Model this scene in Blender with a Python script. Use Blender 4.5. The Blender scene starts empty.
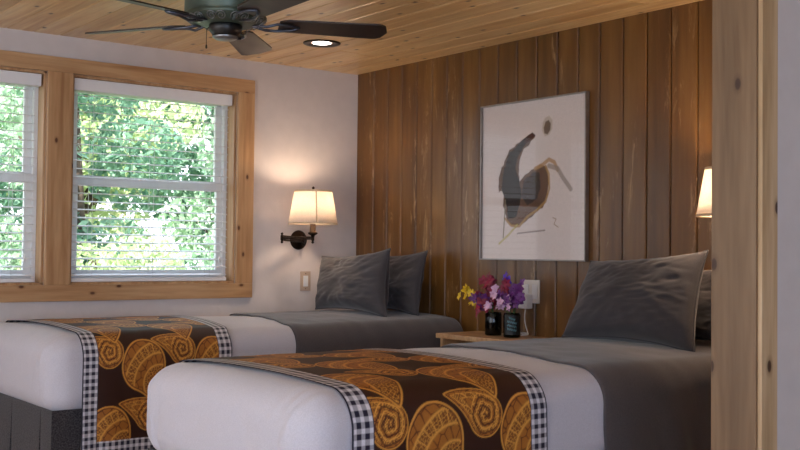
import bpy, bmesh, math, random
import numpy as np
from mathutils import Vector, Matrix, noise

random.seed(7)
rng = np.random.RandomState(5)
PI = math.pi
sc = bpy.context.scene
COL = sc.collection
V3 = Vector

# ------------------------------------------------------------------ helpers
def srgb(r, g, b, a=1.0):
    def f(c):
        c = c / 255.0
        return c / 12.92 if c <= 0.04045 else ((c + 0.055) / 1.055) ** 2.4
    return (f(r), f(g), f(b), a)

def new_mat(name):
    m = bpy.data.materials.new(name)
    m.use_nodes = True
    nt = m.node_tree
    b = nt.nodes.get('Principled BSDF')
    return m, nt, b

def N(nt, typ, **kw):
    n = nt.nodes.new(typ)
    for k, v in kw.items():
        if k.startswith('i_'):
            n.inputs[k[2:].replace('_', ' ')].default_value = v
        else:
            setattr(n, k, v)
    return n

def L(nt, a, b):
    nt.links.new(a, b)

def ramp(nt, fac, stops):
    r = nt.nodes.new('ShaderNodeValToRGB')
    e = r.color_ramp.elements
    while len(e) > len(stops):
        e.remove(e[-1])
    while len(e) < len(stops):
        e.new(0.5)
    for i, (p, c) in enumerate(stops):
        e[i].position = p
        e[i].color = c
    L(nt, fac, r.inputs[0])
    return r

def objcoord(nt, scale=(1, 1, 1)):
    tc = nt.nodes.new('ShaderNodeTexCoord')
    mp = nt.nodes.new('ShaderNodeMapping')
    mp.inputs['Scale'].default_value = scale
    L(nt, tc.outputs['Object'], mp.inputs['Vector'])
    return mp.outputs['Vector'], tc, mp

def bump(nt, b, height, strength, dist=0.01):
    bp = nt.nodes.new('ShaderNodeBump')
    bp.inputs['Strength'].default_value = strength
    bp.inputs['Distance'].default_value = dist
    L(nt, height, bp.inputs['Height'])
    L(nt, bp.outputs[0], b.inputs['Normal'])
    return bp

def mixc(nt, fac, a, b, mode='MIX'):
    m = nt.nodes.new('ShaderNodeMix')
    m.data_type = 'RGBA'
    m.blend_type = mode
    if isinstance(fac, (int, float)):
        m.inputs[0].default_value = fac
    else:
        L(nt, fac, m.inputs[0])
    for s, v in ((m.inputs[6], a), (m.inputs[7], b)):
        if isinstance(v, (tuple, list)):
            s.default_value = v
        else:
            L(nt, v, s)
    return m.outputs[2]

def simple(name, col, rough=0.5, metal=0.0, spec=0.5, coat=0.0, noise_amt=0.06, nscale=30.0, bstr=0.0, sheen=0.0):
    m, nt, b = new_mat(name)
    v, _, _ = objcoord(nt)
    nz = N(nt, 'ShaderNodeTexNoise'); nz.inputs['Scale'].default_value = nscale; nz.inputs['Detail'].default_value = 4
    L(nt, v, nz.inputs['Vector'])
    c2 = tuple(max(0, min(1, x * (1 - 2.2 * noise_amt))) for x in col[:3]) + (1,)
    r = ramp(nt, nz.outputs['Fac'], [(0.35, c2), (0.65, col)])
    L(nt, r.outputs[0], b.inputs['Base Color'])
    b.inputs['Roughness'].default_value = rough
    b.inputs['Metallic'].default_value = metal
    b.inputs['Specular IOR Level'].default_value = spec
    b.inputs['Coat Weight'].default_value = coat
    b.inputs['Sheen Weight'].default_value = sheen
    if bstr:
        bump(nt, b, nz.outputs['Fac'], bstr, 0.005)
    return m

def pine(name, c_lo, c_mid, c_hi, axis='Y', rough=0.4, knot=(40, 18, 8), knot_scale=2.2, tone=0.25, coat=0.0, grain=1.0, plane='XY', kr=0.03):
    """knotty pine: grain stretched along the axis, knots, per-board tone"""
    m, nt, b = new_mat(name)
    s = {'X': (0.6, 9, 9), 'Y': (9, 0.6, 9), 'Z': (9, 9, 0.6)}[axis]
    ks = {'X': (1.8, 3.2, 3.2), 'Y': (3.2, 1.8, 3.2), 'Z': (3.2, 3.2, 1.8)}[axis]
    geo = N(nt, 'ShaderNodeNewGeometry')
    tc = N(nt, 'ShaderNodeTexCoord')
    off = N(nt, 'ShaderNodeVectorMath', operation='SCALE')
    cmb = N(nt, 'ShaderNodeCombineXYZ')
    for i in range(3):
        L(nt, geo.outputs['Random Per Island'], cmb.inputs[i])
    L(nt, cmb.outputs[0], off.inputs[0]); off.inputs['Scale'].default_value = 17.0
    add = N(nt, 'ShaderNodeVectorMath', operation='ADD')
    L(nt, tc.outputs['Object'], add.inputs[0]); L(nt, off.outputs[0], add.inputs[1])
    mp = N(nt, 'ShaderNodeMapping'); mp.inputs['Scale'].default_value = s
    L(nt, add.outputs[0], mp.inputs['Vector'])
    n1 = N(nt, 'ShaderNodeTexNoise'); n1.inputs['Scale'].default_value = 1.6 * grain; n1.inputs['Detail'].default_value = 7; n1.inputs['Distortion'].default_value = 1.4
    L(nt, mp.outputs[0], n1.inputs['Vector'])
    n2 = N(nt, 'ShaderNodeTexNoise'); n2.inputs['Scale'].default_value = 9 * grain; n2.inputs['Detail'].default_value = 3
    L(nt, mp.outputs[0], n2.inputs['Vector'])
    base = ramp(nt, n1.outputs['Fac'], [(0.3, c_lo), (0.5, c_mid), (0.7, c_hi)])
    fine = ramp(nt, n2.outputs['Fac'], [(0.35, (0.78, 0.72, 0.66, 1)), (0.6, (1, 1, 1, 1))])
    c = mixc(nt, 0.55, base.outputs[0], fine.outputs[0], 'MULTIPLY')
    # knots
    mk = N(nt, 'ShaderNodeMapping'); mk.inputs['Scale'].default_value = ks
    L(nt, add.outputs[0], mk.inputs['Vector'])
    sp_ = N(nt, 'ShaderNodeSeparateXYZ'); L(nt, mk.outputs[0], sp_.inputs[0])
    cb_ = N(nt, 'ShaderNodeCombineXYZ'); L(nt, sp_.outputs[plane[0]], cb_.inputs[0]); L(nt, sp_.outputs[plane[1]], cb_.inputs[1])
    vo = N(nt, 'ShaderNodeTexVoronoi', voronoi_dimensions='2D'); vo.inputs['Scale'].default_value = knot_scale; vo.inputs['Randomness'].default_value = 1.0
    L(nt, cb_.outputs[0], vo.inputs['Vector'])
    k1 = ramp(nt, vo.outputs['Distance'], [(0.0, (1, 1, 1, 1)), (kr, (0.9, 0.9, 0.9, 1)), (kr * 1.4, (0.3, 0.3, 0.3, 1)), (kr * 2.6, (0, 0, 0, 1))])
    c = mixc(nt, k1.outputs[0], c, srgb(*knot))
    # board tone
    tr = ramp(nt, geo.outputs['Random Per Island'], [(0, (1 - tone, 1 - tone * 1.15, 1 - tone * 1.3, 1)), (1, (1, 1, 1, 1))])
    c = mixc(nt, 1.0, c, tr.outputs[0], 'MULTIPLY')
    L(nt, c, b.inputs['Base Color'])
    b.inputs['Roughness'].default_value = rough
    b.inputs['Coat Weight'].default_value = coat
    b.inputs['Coat Roughness'].default_value = 0.2
    bump(nt, b, n2.outputs['Fac'], 0.08, 0.003)
    return m

# ------------------------------------------------------------------ mesh builder
class MB:
    def __init__(s):
        s.v = []; s.f = []; s.sm = []
    def add(s, verts, faces, smooth=False):
        o = len(s.v)
        s.v += [tuple(v) for v in verts]
        s.f += [tuple(i + o for i in f) for f in faces]
        s.sm += [smooth] * len(faces)
        return s
    def box(s, a, b, bev=0.0):
        x0, y0, z0 = a; x1, y1, z1 = b
        if bev <= 0:
            s.add([(x0,y0,z0),(x1,y0,z0),(x1,y1,z0),(x0,y1,z0),(x0,y0,z1),(x1,y0,z1),(x1,y1,z1),(x0,y1,z1)],
                  [(0,3,2,1),(4,5,6,7),(0,1,5,4),(1,2,6,5),(2,3,7,6),(3,0,4,7)])
        else:
            bm = bmesh.new()
            bmesh.ops.create_cube(bm, size=1)
            for v in bm.verts:
                v.co = V3(((x0+x1)/2 + v.co.x*(x1-x0), (y0+y1)/2 + v.co.y*(y1-y0), (z0+z1)/2 + v.co.z*(z1-z0)))
            bmesh.ops.bevel(bm, geom=list(bm.edges), offset=bev, segments=2, affect='EDGES', profile=0.6)
            s.bm(bm)
        return s
    def bm(s, bm, mat=None, smooth=False):
        bm.verts.index_update()
        s.add([(mat @ v.co if mat else v.co) for v in bm.verts], [[v.index for v in f.verts] for f in bm.faces], smooth)
        bm.free()
        return s
    def tube(s, pts, rad, seg=10, cap=True):
        pts = [V3(p) for p in pts]
        n = len(pts)
        rads = rad if isinstance(rad, (list, tuple)) else [rad] * n
        rings = []
        up = V3((0, 0, 1))
        prev = None
        for i, p in enumerate(pts):
            t = (pts[min(i+1, n-1)] - pts[max(i-1, 0)]).normalized()
            if prev is None:
                a = t.cross(up)
                if a.length < 1e-3: a = t.cross(V3((1, 0, 0)))
            else:
                a = prev - t * prev.dot(t)
            a.normalize(); prev = a
            b = t.cross(a)
            rings.append([p + (a*math.cos(2*PI*k/seg) + b*math.sin(2*PI*k/seg)) * rads[i] for k in range(seg)])
        vs = [v for r in rings for v in r]
        fs = []
        for i in range(n-1):
            for k in range(seg):
                k2 = (k+1) % seg
                fs.append((i*seg+k, i*seg+k2, (i+1)*seg+k2, (i+1)*seg+k))
        if cap:
            fs.append(tuple(range(seg))[::-1]); fs.append(tuple((n-1)*seg+k for k in range(seg)))
        return s.add(vs, fs, True)
    def lathe(s, prof, c=(0,0,0), seg=32, mat=None):
        vs = []; fs = []; n = len(prof)
        for r, z in prof:
            for k in range(seg):
                a = 2*PI*k/seg
                p = V3((r*math.cos(a), r*math.sin(a), z))
                if mat: p = mat @ p
                vs.append(p + V3(c))
        for i in range(n-1):
            for k in range(seg):
                k2 = (k+1) % seg
                fs.append((i*seg+k, i*seg+k2, (i+1)*seg+k2, (i+1)*seg+k))
        return s.add(vs, fs, True)
    def grid(s, fn, nu, nv, closed_u=False):
        vs = [fn(i, j) for j in range(nv) for i in range(nu)]
        fs = []
        for j in range(nv-1):
            for i in range(nu-1 + (1 if closed_u else 0)):
                i2 = (i+1) % nu
                fs.append((j*nu+i, j*nu+i2, (j+1)*nu+i2, (j+1)*nu+i))
        return s.add(vs, fs, True)
    def sphere(s, c, r, seg=12, sc3=(1,1,1)):
        pr = [(r*math.sin(PI*i/8)+1e-5, -r*math.cos(PI*i/8)) for i in range(9)]
        return s.lathe(pr, c, seg, Matrix.Diagonal((*sc3, 1)))
    def build(s, name, mat, parent=None, loc=(0,0,0), bevel=0, solid=0, autosmooth=True, label=None):
        me = bpy.data.meshes.new(name)
        me.from_pydata(s.v, [], s.f)
        me.polygons.foreach_set('use_smooth', s.sm)
        me.update()
        bm = bmesh.new(); bm.from_mesh(me)
        bmesh.ops.recalc_face_normals(bm, faces=bm.faces)
        bm.to_mesh(me); bm.free()
        if mat: me.materials.append(mat)
        o = bpy.data.objects.new(name, me)
        COL.objects.link(o)
        o.location = loc
        if parent: o.parent = parent
        if solid:
            md = o.modifiers.new('s', 'SOLIDIFY'); md.thickness = solid; md.offset = 0
        if bevel:
            md = o.modifiers.new('b', 'BEVEL'); md.width = bevel; md.segments = 2; md.limit_method = 'ANGLE'
        if label: o['label'] = label
        return o

def thing(name, label, cat, loc=(0,0,0), group=None, rz=0):
    o = bpy.data.objects.new(name, None); COL.objects.link(o)
    o.empty_display_size = 0.05
    o.location = loc; o.rotation_euler = (0, 0, rz)
    o['label'] = label; o['category'] = cat
    if group: o['group'] = group
    return o

def tag(o, label, cat, group=None):
    o['label'] = label; o['category'] = cat
    if group: o['group'] = group
    return o

def struct(o, label=None):
    o['kind'] = 'structure'
    if label: o['label'] = label
    return o

# ------------------------------------------------------------------ camera
E = 1.13
f_px = 1075.0
R = ((0.79292603, -0.02378778, -0.60885339), (-0.60922651, -0.0136449, -0.79287885), (0.01055308, 0.99962391, -0.02531155))
# world axes of the room: +X towards the panelled wall, +Y towards the window wall
Rm = Matrix(R).to_4x4()
if Rm.determinant() < 0: print('bad')
FLIP = Matrix(((1,0,0),(0,-1,0),(0,0,1)))
cam = bpy.data.cameras.new('camera'); co = bpy.data.objects.new('camera', cam); COL.objects.link(co)
cam.sensor_width = 36; cam.lens = f_px / 800 * 36
cam.clip_start = 0.05; cam.clip_end = 200
# R maps camera vectors to (X, Y, Z) of the room
M = Rm.copy(); M.translation = V3((0, 0, E))
co.matrix_world = M
sc.camera = co

D1, D2, CZ = 3.81, 5.409, 2.221
XR, YR = -1.7, -1.3       # rear and right walls of the room

# ------------------------------------------------------------------ materials
M_plaster = simple('plaster', srgb(212, 204, 202), 0.75, noise_amt=0.02, nscale=14, bstr=0.35)
M_white = simple('white_vinyl', srgb(236, 236, 238), 0.4, noise_amt=0.01)
M_ceil = pine('ceiling_pine', srgb(216, 172, 116), srgb(236, 202, 148), srgb(246, 220, 172), 'Y', 0.32, tone=0.24, knot=(70, 30, 10), knot_scale=1.5, kr=0.03)
M_trimX = pine('trim_pine_horizontal', srgb(172, 128, 88), srgb(194, 154, 112), srgb(208, 172, 132), 'X', 0.4, tone=0.1, knot=(86, 44, 20), knot_scale=1.6, plane='XZ')
M_trimZ = pine('trim_pine_vertical', srgb(172, 128, 88), srgb(194, 154, 112), srgb(208, 172, 132), 'Z', 0.4, tone=0.1, knot=(86, 44, 20), knot_scale=1.6, plane='XZ')
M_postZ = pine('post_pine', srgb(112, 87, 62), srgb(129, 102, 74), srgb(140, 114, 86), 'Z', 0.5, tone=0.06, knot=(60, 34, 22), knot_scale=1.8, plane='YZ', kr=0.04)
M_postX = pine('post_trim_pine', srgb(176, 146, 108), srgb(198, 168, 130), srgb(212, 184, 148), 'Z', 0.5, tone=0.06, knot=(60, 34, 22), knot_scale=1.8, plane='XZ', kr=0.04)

def panel_material():
    m, nt, b = new_mat('brown_painted_boards')
    geo = N(nt, 'ShaderNodeNewGeometry')
    v, tc, mp = objcoord(nt, (6, 6, 0.55))
    n1 = N(nt, 'ShaderNodeTexNoise'); n1.inputs['Scale'].default_value = 3; n1.inputs['Detail'].default_value = 8
    L(nt, v, n1.inputs['Vector'])
    base = ramp(nt, n1.outputs['Fac'], [(0.3, srgb(92, 59, 24)), (0.55, srgb(112, 75, 32)), (0.75, srgb(127, 90, 44))])
    tr = ramp(nt, geo.outputs['Random Per Island'], [(0, (0.82, 0.80, 0.78, 1)), (1, (1, 1, 1, 1))])
    c = mixc(nt, 1.0, base.outputs[0], tr.outputs[0], 'MULTIPLY')
    # worn pale scuffs running down the boards
    v2, _, _ = objcoord(nt, (16, 16, 2.6))
    n2 = N(nt, 'ShaderNodeTexNoise'); n2.inputs['Scale'].default_value = 1.5; n2.inputs['Detail'].default_value = 12; n2.inputs['Roughness'].default_value = 0.75; n2.inputs['Distortion'].default_value = 0.6
    L(nt, v2, n2.inputs['Vector'])
    v3, _, _ = objcoord(nt, (7, 7, 1.2))
    n3 = N(nt, 'ShaderNodeTexNoise'); n3.inputs['Scale'].default_value = 1.1; n3.inputs['Detail'].default_value = 3
    L(nt, v3, n3.inputs['Vector'])
    r2 = ramp(nt, n2.outputs['Fac'], [(0.55, (0, 0, 0, 1)), (0.62, (1, 1, 1, 1))])
    r3 = ramp(nt, n3.outputs['Fac'], [(0.47, (0, 0, 0, 1)), (0.6, (1, 1, 1, 1))])
    mm = N(nt, 'ShaderNodeMath', operation='MULTIPLY'); L(nt, r2.outputs[0], mm.inputs[0]); L(nt, r3.outputs[0], mm.inputs[1])
    m2 = N(nt, 'ShaderNodeMath', operation='MULTIPLY'); L(nt, mm.outputs[0], m2.inputs[0]); m2.inputs[1].default_value = 0.5
    c = mixc(nt, m2.outputs[0], c, srgb(184, 150, 108))
    L(nt, c, b.inputs['Base Color'])
    b.inputs['Roughness'].default_value = 0.36
    b.inputs['Specular IOR Level'].default_value = 0.5
    bump(nt, b, n2.outputs['Fac'], 0.12, 0.004)
    return m
M_panel = panel_material()

def fabric(name, c1, c2, scale=260, rough=0.85, bstr=0.15, sheen=0.2, big=0.1):
    m, nt, b = new_mat(name)
    v, _, _ = objcoord(nt)
    w = N(nt, 'ShaderNodeTexNoise'); w.inputs['Scale'].default_value = scale; w.inputs['Detail'].default_value = 2
    L(nt, v, w.inputs['Vector'])
    r = ramp(nt, w.outputs['Fac'], [(0.35, c1), (0.65, c2)])
    n = N(nt, 'ShaderNodeTexNoise'); n.inputs['Scale'].default_value = 6
    L(nt, v, n.inputs['Vector'])
    rr = ramp(nt, n.outputs['Fac'], [(0.3, (1-big, 1-big, 1-big, 1)), (0.7, (1, 1, 1, 1))])
    c = mixc(nt, 1.0, r.outputs[0], rr.outputs[0], 'MULTIPLY')
    L(nt, c, b.inputs['Base Color'])
    b.inputs['Roughness'].default_value = rough
    b.inputs['Sheen Weight'].default_value = sheen
    b.inputs['Specular IOR Level'].default_value = 0.25
    bump(nt, b, w.outputs['Fac'], bstr, 0.002)
    return m
M_sheet = fabric('white_cotton', srgb(196, 192, 200), srgb(206, 202, 210), 300, big=0.02, bstr=0.08)
M_grey = fabric('charcoal_cotton', srgb(76, 70, 72), srgb(87, 80, 81), 300, sheen=0.25, big=0.06)
M_pillow = fabric('charcoal_pillow_cotton', srgb(56, 53, 57), srgb(65, 61, 64), 300, sheen=0.25, big=0.06)
M_skirt = fabric('grey_tweed', srgb(34, 31, 34), srgb(76, 71, 73), 160, bstr=0.4, big=0.1)
M_matt = fabric('mattress_ticking', srgb(200, 198, 196), srgb(214, 212, 210), 200)
M_bronze = simple('dark_bronze', srgb(46, 34, 26), 0.35, 0.85, noise_amt=0.1)
M_black = simple('black_plastic', srgb(16, 15, 15), 0.4)
M_floor = pine('floor_boards', srgb(176, 144, 112), srgb(196, 166, 132), srgb(210, 182, 150), 'X', 0.4, tone=0.25)
M_plate = simple('outlet_plastic', srgb(228, 222, 214), 0.4, noise_amt=0.01)
M_plate2 = simple('switch_plate_almond', srgb(186, 164, 146), 0.45, noise_amt=0.01)
M_chain = simple('chain_metal', srgb(90, 80, 66), 0.4, 0.9)
M_fan = simple('fan_green_bronze', srgb(84, 98, 86), 0.42, 0.3, noise_amt=0.12, nscale=10)
M_fansilver = simple('fan_pewter_scrollwork', srgb(150, 154, 158), 0.35, 0.85)
M_blade = pine('fan_blade_walnut', srgb(38, 28, 24), srgb(50, 37, 31), srgb(62, 46, 38), 'X', 0.4, tone=0.1)

def shade_mat():
    m, nt, b = new_mat('linen_shade')
    out = nt.nodes['Material Output']
    v, _, _ = objcoord(nt, (1, 1, 1))
    w = N(nt, 'ShaderNodeTexNoise'); w.inputs['Scale'].default_value = 220
    L(nt, v, w.inputs['Vector'])
    r = ramp(nt, w.outputs['Fac'], [(0.3, srgb(236, 224, 212)), (0.7, srgb(248, 240, 230))])
    d = N(nt, 'ShaderNodeBsdfDiffuse'); t = N(nt, 'ShaderNodeBsdfTranslucent')
    L(nt, r.outputs[0], d.inputs[0]); L(nt, r.outputs[0], t.inputs[0])
    mx = N(nt, 'ShaderNodeMixShader'); mx.inputs[0].default_value = 0.55
    L(nt, d.outputs[0], mx.inputs[1]); L(nt, t.outputs[0], mx.inputs[2])
    L(nt, mx.outputs[0], out.inputs[0])
    return m
M_shade = shade_mat()
M_shadetrim = simple('shade_trim_tape', srgb(196, 176, 150), 0.8)

def glass_mat(name, tint=(1, 1, 1, 1), rough=0.0, ior=1.5):
    m, nt, b = new_mat(name)
    out = nt.nodes['Material Output']
    fr = N(nt, 'ShaderNodeFresnel'); fr.inputs[0].default_value = ior
    tr = N(nt, 'ShaderNodeBsdfTransparent'); tr.inputs[0].default_value = tint
    gl = N(nt, 'ShaderNodeBsdfGlossy'); gl.inputs['Roughness'].default_value = rough
    mx = N(nt, 'ShaderNodeMixShader')
    geo = N(nt, 'ShaderNodeNewGeometry'); inv = N(nt, 'ShaderNodeMath', operation='SUBTRACT'); inv.inputs[0].default_value = 1.0
    L(nt, geo.outputs['Backfacing'], inv.inputs[1])
    ml = N(nt, 'ShaderNodeMath', operation='MULTIPLY'); L(nt, fr.outputs[0], ml.inputs[0]); L(nt, inv.outputs[0], ml.inputs[1])
    L(nt, ml.outputs[0], mx.inputs[0]); L(nt, tr.outputs[0], mx.inputs[1]); L(nt, gl.outputs[0], mx.inputs[2])
    L(nt, mx.outputs[0], out.inputs[0])
    return m
M_glass = glass_mat('window_glass')
M_picglass = glass_mat('picture_glass', rough=0.0, ior=1.26)
M_jar = glass_mat('dark_jar_glass', tint=(0.16, 0.2, 0.2, 1))

def emit(name, col, strength):
    m, nt, b = new_mat(name)
    b.inputs['Base Color'].default_value = col
    b.inputs['Emission Color'].default_value = col
    b.inputs['Emission Strength'].default_value = strength
    return m
M_bulb = emit('lamp_bulb', (1, 0.72, 0.42, 1), 6)
M_can = emit('downlight_lens', (1, 0.96, 0.95, 1), 7)

def attr_mat(name, rough=0.7, bscale=0, sheen=0.0, spec=0.3):
    m, nt, b = new_mat(name)
    a = N(nt, 'ShaderNodeAttribute'); a.attribute_name = 'Col'
    v, _, _ = objcoord(nt)
    w = N(nt, 'ShaderNodeTexNoise'); w.inputs['Scale'].default_value = 240
    L(nt, v, w.inputs['Vector'])
    rr = ramp(nt, w.outputs['Fac'], [(0.3, (0.86, 0.86, 0.86, 1)), (0.7, (1, 1, 1, 1))])
    c = mixc(nt, 1.0, a.outputs['Color'], rr.outputs[0], 'MULTIPLY')
    L(nt, c, b.inputs['Base Color'])
    b.inputs['Roughness'].default_value = rough
    b.inputs['Sheen Weight'].default_value = sheen
    b.inputs['Specular IOR Level'].default_value = spec
    if bscale: bump(nt, b, w.outputs['Fac'], bscale, 0.002)
    return m
M_runner = attr_mat('batik_runner_cloth', 0.6, 0.12, 0.0, 0.4)
M_print = attr_mat('art_print', 0.6)

# ------------------------------------------------------------------ room shell
mb = MB()
y = YR
while y < D2 + 0.6:
    mb.box((XR - 0.15, y, -0.02), (D1 + 0.15, y + 0.12, 0.0), 0.002); y += 0.1215
o = struct(mb.build('floor', M_floor))

# ceiling boards run along Y
mb = MB()
x = D1 + 0.06 - 0.067
edges = []
w = 0.1335
x = 3.68 + w
while x > XR - 0.1:
    x0 = x - w
    # stagger end joints
    ys = YR - 0.1
    while ys < D2 + 0.1:
        ln = random.uniform(1.8, 3.2)
        ye = min(ys + ln, D2 + 0.12)
        if D2 + 0.12 - ye < 0.5: ye = D2 + 0.12
        mb.box((x0 + 0.0012, ys + 0.0006, CZ), (min(x, D1 + 0.1) - 0.0012, ye - 0.0006, CZ + 0.018), 0.006)
        ys = ye
    x -= w
mb.box((XR - 0.2, YR - 0.2, CZ + 0.016), (D1 + 0.2, D2 + 0.14, CZ + 0.12))
struct(mb.build('ceiling', M_ceil))

# window wall with two openings
WX = [(0.87, 1.885), (2.015, 2.975)]
WZ0, WZ1 = 0.945, 2.03
TW = 0.14
mb = MB()
xs = [XR - 0.14, WX[0][0], WX[0][1], WX[1][0], WX[1][1], D1 + 0.12]
mb.box((xs[0], D2, -0.02), (xs[5], D2 + TW, WZ0))
mb.box((xs[0], D2, WZ1), (xs[5], D2 + TW, CZ + 0.02))
for a, b_ in ((0, 1), (2, 3), (4, 5)):
    mb.box((xs[a], D2, WZ0), (xs[b_], D2 + TW, WZ1))
struct(mb.build('wall_left', M_plaster))

# wood panelled wall
bys = [5.409, 5.231, 5.09, 4.955, 4.814, 4.678, 4.547, 4.415, 4.277, 4.134, 3.992, 3.848, 3.705, 3.568, 3.43, 3.29, 3.151, 3.016, 2.875, 2.735, 2.60, 2.462, 2.32, 2.185, 2.045, 1.905, 1.765, 1.63, 1.49, 1.35, 1.21, 1.07, 0.93, .79, .65, .51, .37, .23, .09, -.05, -.19, -.33, -.47, -.61, -.75, -.89, -1.03, -1.17, -1.31]
mb = MB()
for i in range(len(bys) - 1):
    tilt = random.uniform(-0.0012, 0.0012)
    g = 0.0022
    y1, y0 = bys[i] - g, bys[i+1] + g
    xa = D1 + tilt; xb = D1 - tilt
    bv = 0.005
    prof = [(D1 + 0.02, y0), (xa + bv, y0), (xa, y0 + bv), (xb, y1 - bv), (xb + bv, y1), (D1 + 0.02, y1)]
    vs = [(px, py, z) for z in (-0.02, CZ + 0.01) for px, py in prof]
    n = len(prof)
    fs = [(k, (k+1) % n, n + (k+1) % n, n + k) for k in range(n)] + [tuple(range(n)), tuple(range(n, 2*n))]
    mb.add(vs, fs)
mb.box((D1 + 0.012, YR - 0.12, -0.02), (D1 + 0.12, D2 + 0.12, CZ + 0.02))
struct(mb.build('wall_back', M_panel))
# rear and right walls, with wide window openings that let the daylight in
mb = MB()
OZ0, OZ1 = 0.55, 2.0
ry0, ry1 = 0.6, 4.6
mb.box((XR - 0.12, YR - 0.12, -0.02), (XR, D2 + 0.12, OZ0)); mb.box((XR - 0.12, YR - 0.12, OZ1), (XR, D2 + 0.12, CZ + 0.02))
mb.box((XR - 0.12, YR - 0.12, OZ0), (XR, ry0, OZ1)); mb.box((XR - 0.12, ry1, OZ0), (XR, D2 + 0.12, OZ1))
struct(mb.build('wall_rear', M_plaster))
ox0, ox1 = -1.4, 0.9
mb = MB()
mb.box((XR - 0.12, YR - 0.12, -0.02), (D1, YR, OZ0)); mb.box((XR - 0.12, YR - 0.12, OZ1), (D1, YR, CZ + 0.02))
mb.box((XR - 0.12, YR - 0.12, OZ0), (ox0, YR, OZ1)); mb.box((ox1, YR - 0.12, OZ0), (D1, YR, OZ1))
struct(mb.build('wall_right', M_plaster))

# partition and its cased end
PX, PY0, PY1 = 2.30, 1.560, 1.690
mb = MB(); mb.box((PX + 0.02, PY0, 0.0), (D1 + 0.005, PY1 - 0.005, CZ + 0.005))
struct(mb.build('wall_partition', M_plaster))
mb = MB()
mb.box((PX, PY0, 0.0), (PX + 0.02, PY1, CZ), 0.0015)       # end board
struct(mb.build('trim_1', M_postZ))
mb = MB()
mb.box((PX + 0.008, PY0 - 0.012, 0.0), (PX + 0.074, PY0 + 0.004, CZ), 0.002)
struct(mb.build('trim_2', M_postX))
mb = MB()
mb.box((PX + 0.014, PY1 - 0.004, 0.0), (PX + 0.08, PY1 + 0.012, CZ), 0.004)
struct(mb.build('trim_3', M_postZ))

# baseboards
mb = MB(); mb.box((XR, D2 - 0.014, 0), (D1, D2 + 0.002, 0.12), 0.003); struct(mb.build('baseboard_left', M_trimX))
mb = MB(); mb.box((PX + 0.1, PY0 - 0.014, 0), (D1, PY0 + 0.002, 0.12), 0.003); struct(mb.build('baseboard_partition', M_trimX))

# window casings (pine)
c0, c1 = D2 - 0.02, D2 + 0.004
def trim(n, a, b_, m, bev=0.003):
    mb = MB(); mb.box(a, b_, bev); return struct(mb.build('trim_%d' % n, m))
xl, xr_ = 0.76, 3.08
trim(4, (xl, c0, WZ1), (xr_, c1, WZ1 + 0.077), M_trimX)
trim(5, (xl, c0, 0.862), (xr_, c1, WZ0), M_trimX)
trim(6, (WX[1][1], c0, WZ0), (xr_, c1, WZ1), M_trimZ)
trim(7, (WX[0][1], c0, WZ0), (WX[1][0], c1, WZ1), M_trimZ)
trim(8, (xl, c0, WZ0), (WX[0][0], c1, WZ1), M_trimZ)

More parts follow.
